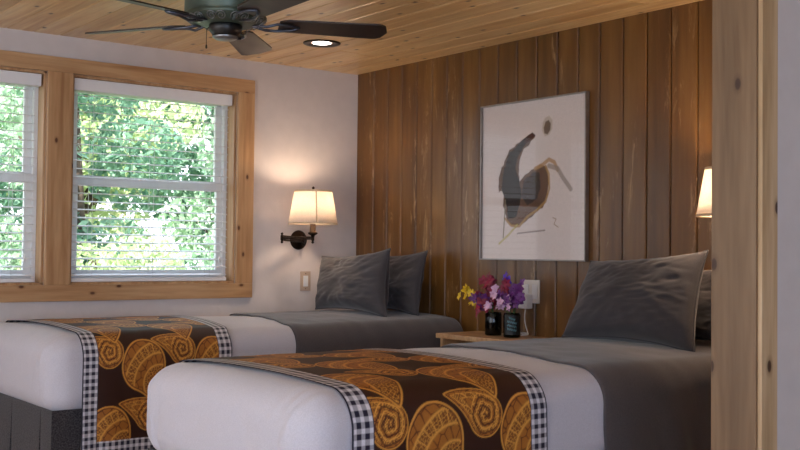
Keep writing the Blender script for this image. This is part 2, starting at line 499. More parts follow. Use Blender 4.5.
# windows
for wi, (a, b_) in enumerate(WX):
    win = bpy.data.objects.new('window_%d' % (wi + 1), None); COL.objects.link(win); win['kind'] = 'structure'
    win.location = ((a + b_) / 2, D2, WZ0)
    loc = V3(win.location)
    def B(name, boxes, mat, bev=0.002):
        mb = MB()
        for p, q in boxes:
            mb.box(tuple(V3(p) - loc), tuple(V3(q) - loc), bev)
        return mb.build(name, mat, win)
    # pine jamb lining
    B('jamb_lining', [((a, D2 + 0.003, WZ0), (a + 0.014, D2 + 0.105, WZ1)), ((b_ - 0.014, D2 + 0.003, WZ0), (b_, D2 + 0.105, WZ1)),
                      ((a, D2 + 0.003, WZ1 - 0.014), (b_, D2 + 0.105, WZ1)), ((a, D2 + 0.003, WZ0), (b_, D2 + 0.105, WZ0 + 0.012))], M_trimZ)
    y0, y1 = D2 + 0.085, D2 + 0.15
    fw = 0.035
    B('window_frame', [((a, y0, WZ0), (a + fw, y1, WZ1)), ((b_ - fw, y0, WZ0), (b_, y1, WZ1)),
                       ((a + fw, y0, WZ1 - fw), (b_ - fw, y1, WZ1)), ((a + fw, y0, WZ0), (b_ - fw, y1, WZ0 + fw))], M_white)
    zm = 1.485
    for nm, z0, z1, yy in (('upper_sash', zm - 0.005, WZ1 - fw, y0 + 0.03), ('lower_sash', WZ0 + fw, zm + 0.02, y0 + 0.006)):
        sw = 0.04
        s = B(nm, [((a + fw, yy, z0), (a + fw + sw, yy + 0.022, z1)), ((b_ - fw - sw, yy, z0), (b_ - fw, yy + 0.022, z1)),
                   ((a + fw + sw, yy, z1 - sw), (b_ - fw - sw, yy + 0.022, z1)), ((a + fw + sw, yy, z0), (b_ - fw - sw, yy + 0.022, z0 + sw))], M_white)
        mb = MB(); mb.box(tuple(V3((a + fw + sw - .004, yy + 0.009, z0 + sw - .004)) - loc), tuple(V3((b_ - fw - sw + .004, yy + 0.013, z1 - sw + .004)) - loc))
        mb.build('pane', M_glass, s)
    B('sash_lock', [(((a + b_) / 2 - 0.03, y0 - 0.006, zm + 0.02), ((a + b_) / 2 + 0.03, y0 + 0.02, zm + 0.032))], M_white, 0.004)
    # blind: its own thing, hung inside the recess
    bl = thing('window_blind', ['white slatted blind lowered over the partly seen window at the photo edge',
                                'white slatted blind lowered over the whole window nearest the wall lamp'][wi], 'blind',
               ((a + b_) / 2, D2 + 0.045, WZ1 - 0.016), 'white slatted window blinds')
    ba, bb = a + (0.02 if wi == 0 else 0.016), b_ - 0.045
    loc = V3(bl.location)
    mb = MB(); mb.box(tuple(V3((ba, D2 + 0.008, WZ1 - 0.078)) - loc), tuple(V3((bb + .02, D2 + 0.072, WZ1 - 0.016)) - loc), 0.004)
    mb.build('headrail', M_white, bl)
    mb = MB()
    ztop, zbot = WZ1 - 0.1, WZ0 + 0.05
    ns = 23
    for k in range(ns):
        z = ztop + (zbot - ztop) * k / (ns - 1) - loc.z
        tl = 0.0035
        ya, yb = D2 + 0.016 - loc.y, D2 + 0.066 - loc.y
        # slightly cambered slat
        pts = [(ya, z - tl), ((ya + yb) / 2, z + 0.002), (yb, z + tl)]
        vs = []
        for X in (ba - loc.x, bb - loc.x):
            for (yy, zz) in pts: vs.append((X, yy, zz + 0.0013))
            for (yy, zz) in pts: vs.append((X, yy, zz - 0.0013))
        mb.add(vs, [(0,1,7,6),(1,2,8,7),(3,9,10,4),(4,10,11,5),(0,6,9,3),(2,5,11,8),(0,3,4,1),(1,4,5,2),(6,7,10,9),(7,8,11,10)])
    mb.build('slats', M_white, bl)
    mb = MB(); mb.box((ba - loc.x, D2 + 0.014 - loc.y, WZ0 + 0.014 - loc.z), (bb - loc.x, D2 + 0.068 - loc.y, WZ0 + 0.034 - loc.z), 0.003)
    mb.build('bottom_rail', M_white, bl)
    for fx in (0.12, 0.5, 0.88):
        X = ba + (bb - ba) * fx - loc.x
        mb = MB()
        for yy in (D2 + 0.013, D2 + 0.069):
            mb.tube([(X, yy - loc.y, WZ1 - 0.08 - loc.z), (X, yy - loc.y, WZ0 + 0.03 - loc.z)], 0.0012, 5)
        mb.build('ladder_cord', M_white, bl)
    mb = MB(); X = bb - 0.05 - loc.x
    mb.tube([(X, D2 + 0.006 - loc.y, WZ1 - 0.08 - loc.z), (X, D2 + 0.006 - loc.y, WZ0 + 0.15 - loc.z)], 0.0012, 5)
    mb.lathe([(0.002, 0.03), (0.006, 0.024), (0.007, 0.0), (0.002, -0.004)], (X, D2 + 0.006 - loc.y, WZ0 + 0.12 - loc.z), 10)
    mb.build('pull_cord', M_white, bl)

# right-hand windows (daylight side of the room, outside the frame)
win = bpy.data.objects.new('window_3', None); COL.objects.link(win); win['kind'] = 'structure'
win.location = (0, YR, OZ0)
mb = MB()
yy0, yy1 = -0.1, -0.04
npan = 2
for k in range(npan + 1):
    X = ox0 + (ox1 - ox0) * k / npan
    mb.box((X - 0.03, yy0, 0), (X + 0.03, yy1, OZ1 - OZ0), 0.003)
mb.box((ox0, yy0, 0), (ox1, yy1, 0.05), 0.003); mb.box((ox0, yy0, OZ1 - OZ0 - 0.05), (ox1, yy1, OZ1 - OZ0), 0.003)
mb.build('window_frame', M_white, win)

win = bpy.data.objects.new('window_4', None); COL.objects.link(win); win['kind'] = 'structure'
win.location = (XR, ry0, OZ0)
mb = MB()
for k in range(4):
    Y = (ry1 - ry0) * k / 3
    mb.box((yy0, Y - 0.03, 0), (yy1, Y + 0.03, OZ1 - OZ0), 0.003)
mb.box((yy0, 0, 0), (yy1, ry1 - ry0, 0.05), 0.003); mb.box((yy0, 0, OZ1 - OZ0 - 0.05), (yy1, ry1 - ry0, OZ1 - OZ0), 0.003)
mb.build('window_frame', M_white, win)

# eave outside the window wall
mb = MB()
mb.box((XR - 0.4, D2 + TW, 2.16), (D1 + 0.4, D2 + 0.66, 2.19)); mb.box((XR - 0.4, D2 + 0.64, 2.06), (D1 + 0.4, D2 + 0.67, 2.22))
struct(mb.build('trim_9', M_white))

# ------------------------------------------------------------------ beds
def bed_noise(x, y, z, s=6.0, a=0.004):
    return a * noise.noise(V3((x * s, y * s, z * s)))

def section(s, hw, zt, r, crown, off=0.0):
    """point of the draped cross-section at signed arc length s -> (y, z, ny, nz)"""
    fl = hw - r
    sg = 1 if s >= 0 else -1
    t = abs(s)
    if t < fl:
        return (s, zt - crown * (s / hw) ** 2 + off, 0, 1)
    zc = zt - crown * (fl / hw) ** 2 - r
    a = (t - fl) / r
    if a < PI / 2:
        return (sg * (fl + (r + off) * math.sin(a)), zc + (r + off) * math.cos(a), sg * math.sin(a), math.cos(a))
    d = t - fl - r * PI / 2
    return (sg * (hw + off), zc - d, sg, 0)

def rounded_box(mb, x0, x1, y0, y1, z0, z1, r, nx, ny, nz, disp=None):
    """closed rounded box made of a subdivided cube"""
    def pt(u, v, w):
        p = V3((x0 + (x1 - x0) * u, y0 + (y1 - y0) * v, z0 + (z1 - z0) * w))
        q = V3((min(max(p.x, x0 + r), x1 - r), min(max(p.y, y0 + r), y1 - r), min(max(p.z, z0 + r), z1 - r)))
        d = p - q
        if d.length > 1e-9:
            d = d.normalized() * r
        out = q + d
        return out
    def face(fn, a, b):
        def g(i, j):
            u = i / (a - 1); v = j / (b - 1)
            # denser near edges
            u = 0.5 - 0.5 * math.cos(PI * u) if False else u
            p = fn(u, v)
            if disp: p = disp(p)
            return p
        mb.grid(g, a, b)
    face(lambda u, v: pt(u, v, 1), nx, ny); face(lambda u, v: pt(u, v, 0), nx, ny)
    face(lambda u, v: pt(u, 0, v), nx, nz); face(lambda u, v: pt(u, 1, v), nx, nz)
    face(lambda u, v: pt(0, u, v), ny, nz); face(lambda u, v: pt(1, u, v), ny, nz)

def weld(o, d=0.0008):
    bm = bmesh.new(); bm.from_mesh(o.data)
    bmesh.ops.remove_doubles(bm, verts=bm.verts, dist=d)
    bmesh.ops.recalc_face_normals(bm, faces=bm.faces)
    bm.to_mesh(bm and o.data); bm.free()
    for p in o.data.polygons: p.use_smooth = True

# ---- batik cloth colours
C_ground = np.array(srgb(54, 24, 12)[:3]); C_fill = np.array(srgb(172, 106, 40)[:3]); C_line = np.array(srgb(228, 162, 72)[:3]); C_dark = np.array(srgb(78, 28, 14)[:3])
C_navy = np.array(srgb(30, 25, 48)[:3]); C_wht = np.array(srgb(226, 222, 228)[:3])

def smooth(a, b, x):
    t = np.clip((x - a) / (b - a), 0, 1); return t * t * (3 - 2 * t)

def vor(u, v, seed, cell):
    """distance difference to nearest cell borders of jittered points"""
    gu = np.floor(u / cell); gv = np.floor(v / cell)
    d1 = np.full(u.shape, 9.0); d2 = np.full(u.shape, 9.0)
    for a in (-1, 0, 1):
        for b in (-1, 0, 1):
            ci = gu + a; cj = gv + b
            h1 = np.mod(np.sin(ci * 127.1 + cj * 311.7 + seed) * 43758.5453, 1)
            h2 = np.mod(np.sin(ci * 269.5 + cj * 183.3 + seed) * 28001.83, 1)
            px = (ci + 0.15 + 0.7 * h1) * cell; py = (cj + 0.15 + 0.7 * h2) * cell
            d = np.hypot(u - px, v - py)
            nw = d < d1
            d2 = np.where(nw, d1, np.minimum(d2, d)); d1 = np.where(nw, d, d1)
    return (d2 - d1)

def paisleys(u, v, drops):
    col = np.tile(C_ground, (u.size, 1))
    for k, (cu, cv, rr, ang, flip, bendv, tail) in enumerate(drops):
        ca, sa = math.cos(ang), math.sin(ang)
        x = ((u - cu) * ca + (v - cv) * sa) * (-1 if flip else 1)
        y = -(u - cu) * sa + (v - cv) * ca
        sel = (np.hypot(x, y) < rr * (tail + 1.8))
        if not sel.any(): continue
        x = x[sel]; y = y[sel]
        d = np.full(x.shape, 9.0)
        for t in np.linspace(0, 1, 22):
            cx = bendv * rr * t * t; cy = tail * rr * t
            rad = rr * (1 - t) ** 0.85
            d = np.minimum(d, np.hypot(x - cx, y - cy) - rad)
        q = -d / rr                        # 0 at rim, 1 at core
        th = np.arctan2(y, x)
        c = np.tile(C_fill, (x.size, 1)).astype(float)
        # body texture: cracked bands
        cell = vor(x + 0.3, y + 0.7, k * 1.7, rr * 0.30)
        crack = 1 - smooth(0.0, rr * 0.05, cell)
        # band of little blocks
        if rr > 0.085:
            r2 = np.hypot(x + 0.15 * rr, y - 0.95 * rr)
            q_rim = q
            q = np.where(q < 0.12, q, np.maximum(0.13, (1.95 * rr - r2) / (1.9 * rr)))
            th = np.arctan2(y - 0.95 * rr, x + 0.15 * rr) * 1.7
        inb = smooth(0.22, 0.25, q) * (1 - smooth(0.42, 0.45, q))
        inb2 = smooth(0.66, 0.69, q)
        fine = vor(x, y, 5 + k, rr * 0.11)
        finem = 1 - smooth(0.0, rr * 0.03, fine)
        nseg = 11
        seg = np.abs(np.mod(th * nseg / (2 * PI) * 1.6, 1) - 0.5)
        radl = 1 - smooth(0.03, 0.09, seg)
        radl = radl * (inb)
        def mix(c, m, tgt): return c * (1 - m[:, None]) + tgt * m[:, None]
        c = mix(c, crack * (1 - inb) * 0.9, C_dark)
        c = mix(c, inb * 0.55, C_dark)
        c = mix(c, inb2 * 0.5, C_dark)
        c = mix(c, (inb + inb2) * finem * 0.85, C_line)
        c = mix(c, radl, C_line)
        for q0, wd, tg in ((0.045, 0.03, C_line), (0.10, 0.016, C_dark), (0.23, 0.02, C_line), (0.44, 0.022, C_line), (0.67, 0.02, C_line)):
            c = mix(c, np.exp(-((q - q0) / wd) ** 2), tg)
        if rr < 0.085:                     # small drops end in a spiral
            sp = np.sin(th + np.hypot(x, y) / rr * 19 + 0.7 * np.sin(th * 5))
            hd = (q > 0.12) * (np.hypot(x, y) < rr * 0.85)
            c = mix(c, smooth(0.55, 0.8, sp) * hd * 0.85, C_dark)
            c = mix(c, smooth(0.75, 0.95, -sp) * hd, C_line)
        if rr > 0.085: q = q_rim
        a = smooth(0.0, 0.02, q)
        idx = np.where(sel)[0]
        col[idx] = col[idx] * (1 - a[:, None]) + c * a[:, None]
    return col

def gingham(a, b, cell):
    sa = (np.mod(np.floor(a / cell), 2)); sb = (np.mod(np.floor(b / cell), 2))
    t = (sa + sb) / 2.0
    # dark where both dark, half tone where one
    return C_wht * (1 - t)[:, None] + C_navy * t[:, None]

def runner(name_label, Xa, Xb, yc, hw, zt, r, crown, dn, df, seed, loc_floor, shear):
    """cloth laid across the bed: s runs from the near drop (-) to the far drop (+)"""
    step = 0.0032
    fl = hw - r + r * PI / 2
    s0, s1 = -(fl + dn), fl + df
    ns = int((s1 - s0) / step); nx = int((Xb - Xa) / step)
    S = np.linspace(s0, s1, ns); U = np.linspace(0, Xb - Xa, nx)
    P = []
    for s in S:
        yy, zz, ny, nz = section(s, hw, zt, r, crown, 0.007)
        P.append((yy, zz, ny, nz))
    P = np.array(P)
    verts = np.zeros((ns, nx, 3))
    UU, SS = np.meshgrid(U, S)
    wob = 0.004 * np.sin(UU * 9 + SS * 3 + seed) * np.cos(SS * 5 + seed) + 0.003 * np.sin(UU * 23 + seed * 2 + SS * 2)
    drop = np.clip((np.abs(SS) - fl) / 0.3, 0, 1)
    off = 0.0005 + np.abs(wob) * (0.3 + 1.2 * drop) + drop * 0.004
    verts[..., 0] = Xa + UU + 0.008 * np.sin(SS * 2.2 + seed) + shear * np.clip(SS + 0.1, -0.4, 0.5) * UU / (Xb - Xa)
    verts[..., 1] = yc + P[:, None, 0] + P[:, None, 2] * off
    verts[..., 2] = P[:, None, 1] + P[:, None, 3] * off
    V = verts.reshape(-1, 3) - np.array(loc_floor)
    i = np.arange(ns * nx).reshape(ns, nx)
    F = np.stack([i[:-1, :-1], i[:-1, 1:], i[1:, 1:], i[1:, :-1]], -1).reshape(-1, 4)
    me = bpy.data.meshes.new('bed_runner')
    me.vertices.add(len(V)); me.vertices.foreach_set('co', V.ravel())
    me.loops.add(F.size); me.loops.foreach_set('vertex_index', F.ravel())
    me.polygons.add(len(F)); me.polygons.foreach_set('loop_start', np.arange(0, F.size, 4)); me.polygons.foreach_set('loop_total', np.full(len(F), 4))
    me.update(calc_edges=True)
    me.polygons.foreach_set('use_smooth', np.ones(len(F), bool))
    u = UU.ravel(); v = (SS - s0).ravel()
    W = Xb - Xa; Ls = s1 - s0
    # drops: rows of alternating big and small paisleys
    rr = np.random.RandomState(seed)
    drops = []
    row = 0
    vv = 0.10
    while vv < Ls + 0.2:
        u0 = (0.13, 0.30)[row % 2]
        for k in range(-1, 4):
            uu = u0 + 0.37 * k
            drops.append((uu, vv, 0.112, math.radians(212 + rr.uniform(-8, 8)), False, 0.45, 1.55))
            drops.append((uu + 0.20, vv + 0.062, 0.070, math.radians(56 + rr.uniform(-8, 8)), True, 0.6, 2.3))
        vv += 0.27
        row += 1
    col = paisleys(u, v, drops)
    bw = 0.074; cell = bw / 5
    g = gingham(u + cell * 0.0, v, cell)
    g2 = gingham(W - u, v, cell)
    m1 = (u < bw); m2 = (W - u < bw); m3 = (v < bw * 0.9); m4 = (Ls - v < bw * 0.9)
    col[m1] = g[m1]; col[m2] = g2[m2]; col[m3] = g[m3]; col[m4] = g[m4]
    hem = (np.minimum(u, W - u) < 0.004) | (np.abs(np.minimum(u, W - u) - bw) < 0.003)
    col[hem] = C_navy
    a = me.color_attributes.new('Col', 'FLOAT_COLOR', 'POINT')
    rgba = np.ones((len(V), 4)); rgba[:, :3] = col
    a.data.foreach_set('color', rgba.ravel())
    me.materials.append(M_runner)
    o = bpy.data.objects.new('bed_runner', me); COL.objects.link(o); o.location = loc_floor
    md = o.modifiers.new('s', 'SOLIDIFY'); md.thickness = 0.002; md.offset = 1
    tag(o, name_label, 'bed runner')
    return o

def cloth(label, nm, Xa_fn, Xb, yc, hw, zt, r, crown, dn, df, mat, seed, off0=0.004, amp=0.005, cat='blanket'):
    fl = hw - r + r * PI / 2
    s0, s1 = -(fl + dn), fl + df
    ns, nx = 150, 90
    mb = MB()
    ox = V3((Xb, yc, 0))
    def g(i, j):
        s = s0 + (s1 - s0) * j / (ns - 1)
        xa = Xa_fn(s)
        t = i / (nx - 1)
        x = xa + (Xb - xa) * t
        y_, z_, ny, nz = section(s, hw, zt, r, crown, off0)
        drop = min(1, max(0, (abs(s) - fl + 0.05) / 0.3))
        n1 = noise.noise(V3((x * 4, s * 7, seed))) + 0.6 * noise.noise(V3((x * 13, s * 5 + x * 6, seed + 3)))
        o = amp * (0.9 + n1) + drop * (0.010 + 0.008 * math.sin(x * 26 + seed + s * 3) + 0.01 * n1)
        if t < 0.03: o += 0.004 * (1 - t / 0.03) * -1
        return V3((x, yc + y_ + ny * o, z_ + nz * o)) - ox
    mb.grid(g, nx, ns)
    o = mb.build(nm, mat, loc=ox, solid=0.006)
    tag(o, label, cat)
    return o

def make_bed(label, X0, X1, yc, hw, zt, r, crown, zb):
    loc = V3((X0, yc, 0))
    root = thing('bed', label, 'bed', loc, 'twin beds side by side')
    # legs
    for lx in (0.14, X1 - X0 - 0.1):
        for ly in (-hw + 0.12, hw - 0.12):
            mb = MB(); mb.tube([(lx, ly, 0), (lx, ly, 0.08)], [0.022, 0.028], 12); mb.build('leg', M_black, root)
    # box base inside a pleated tweed skirt
    mb = MB(); mb.box((0.05, -hw + 0.05, 0.08), (X1 - X0 - 0.02, hw - 0.05, zb - 0.01), 0.02); mb.build('box_base', M_matt, root)
    mb = MB()
    # skirt outline with inverted box pleats
    a = 0.028
    pts = []
    def side(p, q, npl):
        p = V3(p); q = V3(q); d = (q - p).normalized(); n_ = V3((d.y, -d.x)); ln = (q - p).length
        pl = [0.14] + [ln * (k + 1) / (npl + 1) for k in range(npl)] + [ln - 0.14]
        out = [p]
        for c in pl:
            for dd, ii in ((-0.03, 0), (-0.004, 0), (-0.002, 0.024), (0.002, 0.024), (0.004, 0), (0.03, 0)):
                out.append(p + d * (c + dd) - n_ * ii)
        return out
    pts += side((a, hw - a, 0), (a, -hw + a, 0), 0) if False else []
    loop = [((X1 - X0 - 0.03, hw - a), (a, hw - a), 3), ((a, hw - a), (a, -hw + a), 1), ((a, -hw + a), (X1 - X0 - 0.03, -hw + a), 3)]
    outl = []
    for p, q, k in loop:
        p2 = V3(p); q2 = V3(q); d = (q2 - p2).normalized(); n_ = V3((d.y, -d.x)); ln = (q2 - p2).length
        cs = [0.13] + [0.13 + (ln - 0.26) * (i + 1) / (k + 1) for i in range(k)] + [ln - 0.13]
        seq = [(0.0, 0)]
        for c in cs:
            seq += [(c - 0.04, 0, 0), (c, 0.0, -1), (c, 0.035, -0.6), (c, 0.035, 0.6), (c, 0.0, 1), (c + 0.04, 0, 0)]
        seq = [q_ if len(q_) == 3 else (*q_, 0) for q_ in seq]
        for t, ii, op in seq:
            b_ = p2 + d * t
            # inward is to the right of travel or left; choose towards centre
            cen = V3(((X1 - X0) / 2, 0)); inw = n_ if (cen - b_).dot(n_) > 0 else -n_
            outl.append((b_ + inw * ii, d * op))
    outl.append((V3(loop[-1][1]), V3((0, 0))))
    nz = 8
    def g(i, j):
        z = 0.02 + (zb + 0.03 - 0.02) * j / (nz - 1)
        p, od = outl[i]
        p = p + od * (0.002 + 0.022 * (1 - j / (nz - 1)))
        cen = V3(((X1 - X0) / 2, 0))
        k = 1 - j / (nz - 1)
        d = (p - cen).normalized() * 0.008 * k
        return (p.x + d.x, p.y + d.y, z)
    mb.grid(g, len(outl), nz)
    mb.sm = [False] * len(mb.sm)
    mb.build('bed_skirt', M_skirt, root, solid=0.004)
    # mattress dressed in a tucked white coverlet
    mb = MB(); rounded_box(mb, 0.02, X1 - X0 - 0.015, -hw + 0.015, hw - 0.015, zb + 0.015, zt - crown - 0.02, 0.08, 30, 20, 10); m_ = mb.build('mattress', M_matt, root); weld(m_)
    def disp(p):
        q = p.copy()
        if p.z > zt - 0.14:
            k = min(1, (p.z - (zt - 0.14)) / 0.14)
            q.z -= crown * (p.y / hw) ** 2 * k
            q.z -= 0.012 * k * max(0, 1 - p.x / 0.13) ** 2
        n1 = noise.noise(V3((p.x * 5, p.y * 5, p.z * 5 + yc))) * 0.005
        n2 = abs(noise.noise(V3((p.x * 3 + p.z * 6, p.y * 9 + p.z * 5, p.z * 3 + yc)))) ** 0.7 * 0.005 if p.x < 0.12 else 0
        if p.x < 0.12:
            wy = (abs(p.y) - (hw - 0.11)) / 0.07
            n2 += math.exp(-wy * wy) * (0.009 * noise.noise(V3((p.y * 42 + p.z * 9, p.z * 5, yc))) + 0.004 * noise.noise(V3((p.y * 20, p.z * 26, yc))))
        cen = V3(((X1 - X0) / 2, 0, (zt + zb) / 2))
        d = V3((1 if p.x > 1.5 else -1 if p.x < 0.1 else 0, 0, 0))
        if abs(p.y) > hw - 0.1: d.y = 1 if p.y > 0 else -1
        if p.z > zt - 0.1: d.z = 1
        if d.length: d.normalize()
        q += d * (n1 + n2)
        # hospital corner fold at the near foot corner
        if p.x < 0.3:
            for sy in (-1, 1):
                fx = (p.y * sy - (hw - 0.09)) - (zt - 0.06 - p.z) * -0.10
                if p.z > zb + 0.04 and p.x < 0.09:
                    q.x -= 0.007 * math.exp(-(fx / 0.007) ** 2) * min(1, (zt - p.z) / 0.08) * (1 if p.z < zt - 0.03 else 0)
        return q
    mb = MB(); rounded_box(mb, 0.0, X1 - X0, -hw, hw, zb, zt, r, 130, 110, 44, disp)
    o = mb.build('coverlet', M_sheet, root); weld(o)
    return root

HW = 0.525
beds = [
    # label, X0, X1, yc, zt, zb
    ('bed nearest the camera with white cover and dark grey blanket', 1.515, 3.77, 2.885, 0.765, 0.435),
    ('bed against the window wall with white cover and grey tweed skirt showing', 1.53, 3.77, 4.835, 0.785, 0.44),
]
RAD, CROWN = 0.105, 0.02
for i, (lb, X0, X1, yc, zt, zb) in enumerate(beds):
    make_bed(lb, X0, X1, yc, HW, zt, RAD, CROWN, zb)
runner('brown and orange paisley runner with checked border on the nearest bed', 1.645, 2.41, 2.885, HW, 0.765, RAD, CROWN, 0.42, 0.22, 3, (1.66, 2.885, 0), 0.09)
runner('brown and orange paisley runner with checked border on the bed by the window', 1.665, 2.435, 4.835, HW, 0.785, RAD, CROWN, 0.40, 0.12, 8, (1.66, 4.835, 0), 0.2)
cloth('dark grey blanket folded across the head half of the nearest bed', 'blanket', lambda s: 2.715 + 0.16 * max(-0.35, min(0.5, s)) + 0.015 * math.sin(s * 5 + 1), 3.74, 2.885, HW, 0.765, RAD, CROWN, 0.52, 0.3, M_grey, 1.3)
cloth('dark grey blanket across the head half of the bed by the window', 'blanket', lambda s: 2.80 + 0.22 * max(-0.4, min(0.5, s)) + 0.015 * math.sin(s * 5 + 2), 3.74, 4.835, HW, 0.785, RAD, CROWN, 0.5, 0.1, M_grey, 4.1)

# ------------------------------------------------------------------ pillows
def pillow(label, BL, BR, TL, TR, th, seed, sag=0.15):
    BL, BR, TL, TR = map(V3, (BL, BR, TL, TR))
    base = (BL + BR) / 2
    nrm = ((BR - BL).cross(TL - BL)).normalized()
    n = 56
    mb = MB()
    def surf(sgn):
        def g(i, j):
            u = i / (n - 1) * 2 - 1; v = j / (n - 1) * 2 - 1
            # dog-ear outline: sides drawn inwards between the corners
            uu = u * (1 - sag * 0.55 * (1 - v * v) * abs(u) ** 3)
            vv = v * (1 - sag * (1 - u * u) * abs(v) ** 3)
            a, b_ = (uu + 1) / 2, (vv + 1) / 2
            p = BL.lerp(BR, a).lerp(TL.lerp(TR, a), b_)
            e = max(0.0, (1 - u ** 2)) ** 0.48 * max(0.0, (1 - v ** 2)) ** 0.48
            t = th * 0.5 * e * (1 - 0.12 * v)
            nz = noise.noise(V3((u * 2.2, v * 2.2, seed))) * 0.016 * e
            # creases radiating from the corners and seams
            edge = max(abs(u), abs(v))
            cr = noise.noise(V3((math.atan2(v, u) * 5.0, edge * 1.5, seed + 9))) * 0.020 * max(0, edge - 0.35) * (1 - edge) * 4 
            cr += abs(noise.noise(V3((u * 3 + v * 2, v * 9 - u * 3, seed + 5)))) * -0.012 * e
            return p + nrm * sgn * (t + (nz + cr) * (1 if e > 0 else 0)) - base
        return g
    mb.grid(surf(1), n, n); mb.grid(surf(-1), n, n)
    o = mb.build('pillow', M_pillow, loc=base); weld(o, 0.0006)
    # piped seam
    mb = MB(); pts = []
    g = surf(0)
    for i in range(n): pts.append(g(i, 0))
    for j in range(1, n): pts.append(g(n-1, j))
    for i in range(n-2, -1, -1): pts.append(g(i, n-1))
    for j in range(n-2, 0, -1): pts.append(g(0, j))
    pts.append(pts[0])
    mb.tube(pts, 0.0035, 6, cap=False)
    mb.build('seam', M_pillow, o)
    tag(o, label, 'pillow')
    return o

pillow('large grey pillow in front, leaning on the nearest bed under the picture', (3.36, 3.23, 0.775), (3.35, 2.535, 0.76), (3.58, 3.27, 1.10), (3.55, 2.625, 1.15), 0.20, 1.0)
pillow('grey pillow half hidden by the wooden post, behind the large front pillow', (3.55, 3.02, 0.78), (3.55, 2.40, 0.775), (3.735, 2.92, 1.07), (3.735, 2.40, 1.12), 0.13, 2.0)
pillow('grey pillow in front on the bed by the window, beside the light switch', (3.42, 5.25, 0.795), (3.38, 4.51, 0.785), (3.50, 5.31, 1.10), (3.50, 4.64, 1.15), 0.19, 3.0)
pillow('grey pillow tucked behind the front one on the bed by the window', (3.62, 5.13, 0.80), (3.60, 4.52, 0.785), (3.71, 5.14, 1.12), (3.71, 4.58, 1.14), 0.14, 4.0)

# ------------------------------------------------------------------ nightstand
nsy0, nsy1 = 3.47, 4.25
nst = thing('nightstand', 'pale wooden nightstand between the two beds under the picture', 'nightstand', (3.60, (nsy0+nsy1)/2, 0))
hwn = (nsy1 - nsy0) / 2
mb = MB(); mb.box((-0.10, -hwn, 0.695), (0.2, hwn, 0.72), 0.004); mb.build('tabletop', M_trimX, nst)
mb = MB()
mb.box((-0.085, -hwn + 0.02, 0.0), (0.19, -hwn + 0.04, 0.695), 0.002); mb.box((-0.085, hwn - 0.04, 0.0), (0.19, hwn - 0.02, 0.695), 0.002)
mb.box((0.17, -hwn + 0.04, 0.08), (0.19, hwn - 0.04, 0.695), 0.002); mb.box((-0.085, -hwn + 0.04, 0.06), (0.17, hwn - 0.04, 0.08), 0.002)
mb.build('body', M_trimZ, nst)
mb = MB(); mb.box((-0.085, -hwn + 0.04, 0.5), (0.17, hwn - 0.04, 0.518), 0.002); mb.build('shelf', M_trimX, nst)
dr = MB().box((-0.103, -hwn + 0.045, 0.10), (-0.085, hwn - 0.045, 0.48), 0.003).build('drawer', M_trimX, nst)
MB().sphere((-0.112, 0, 0.3), 0.014).build('knob', M_bronze, dr)

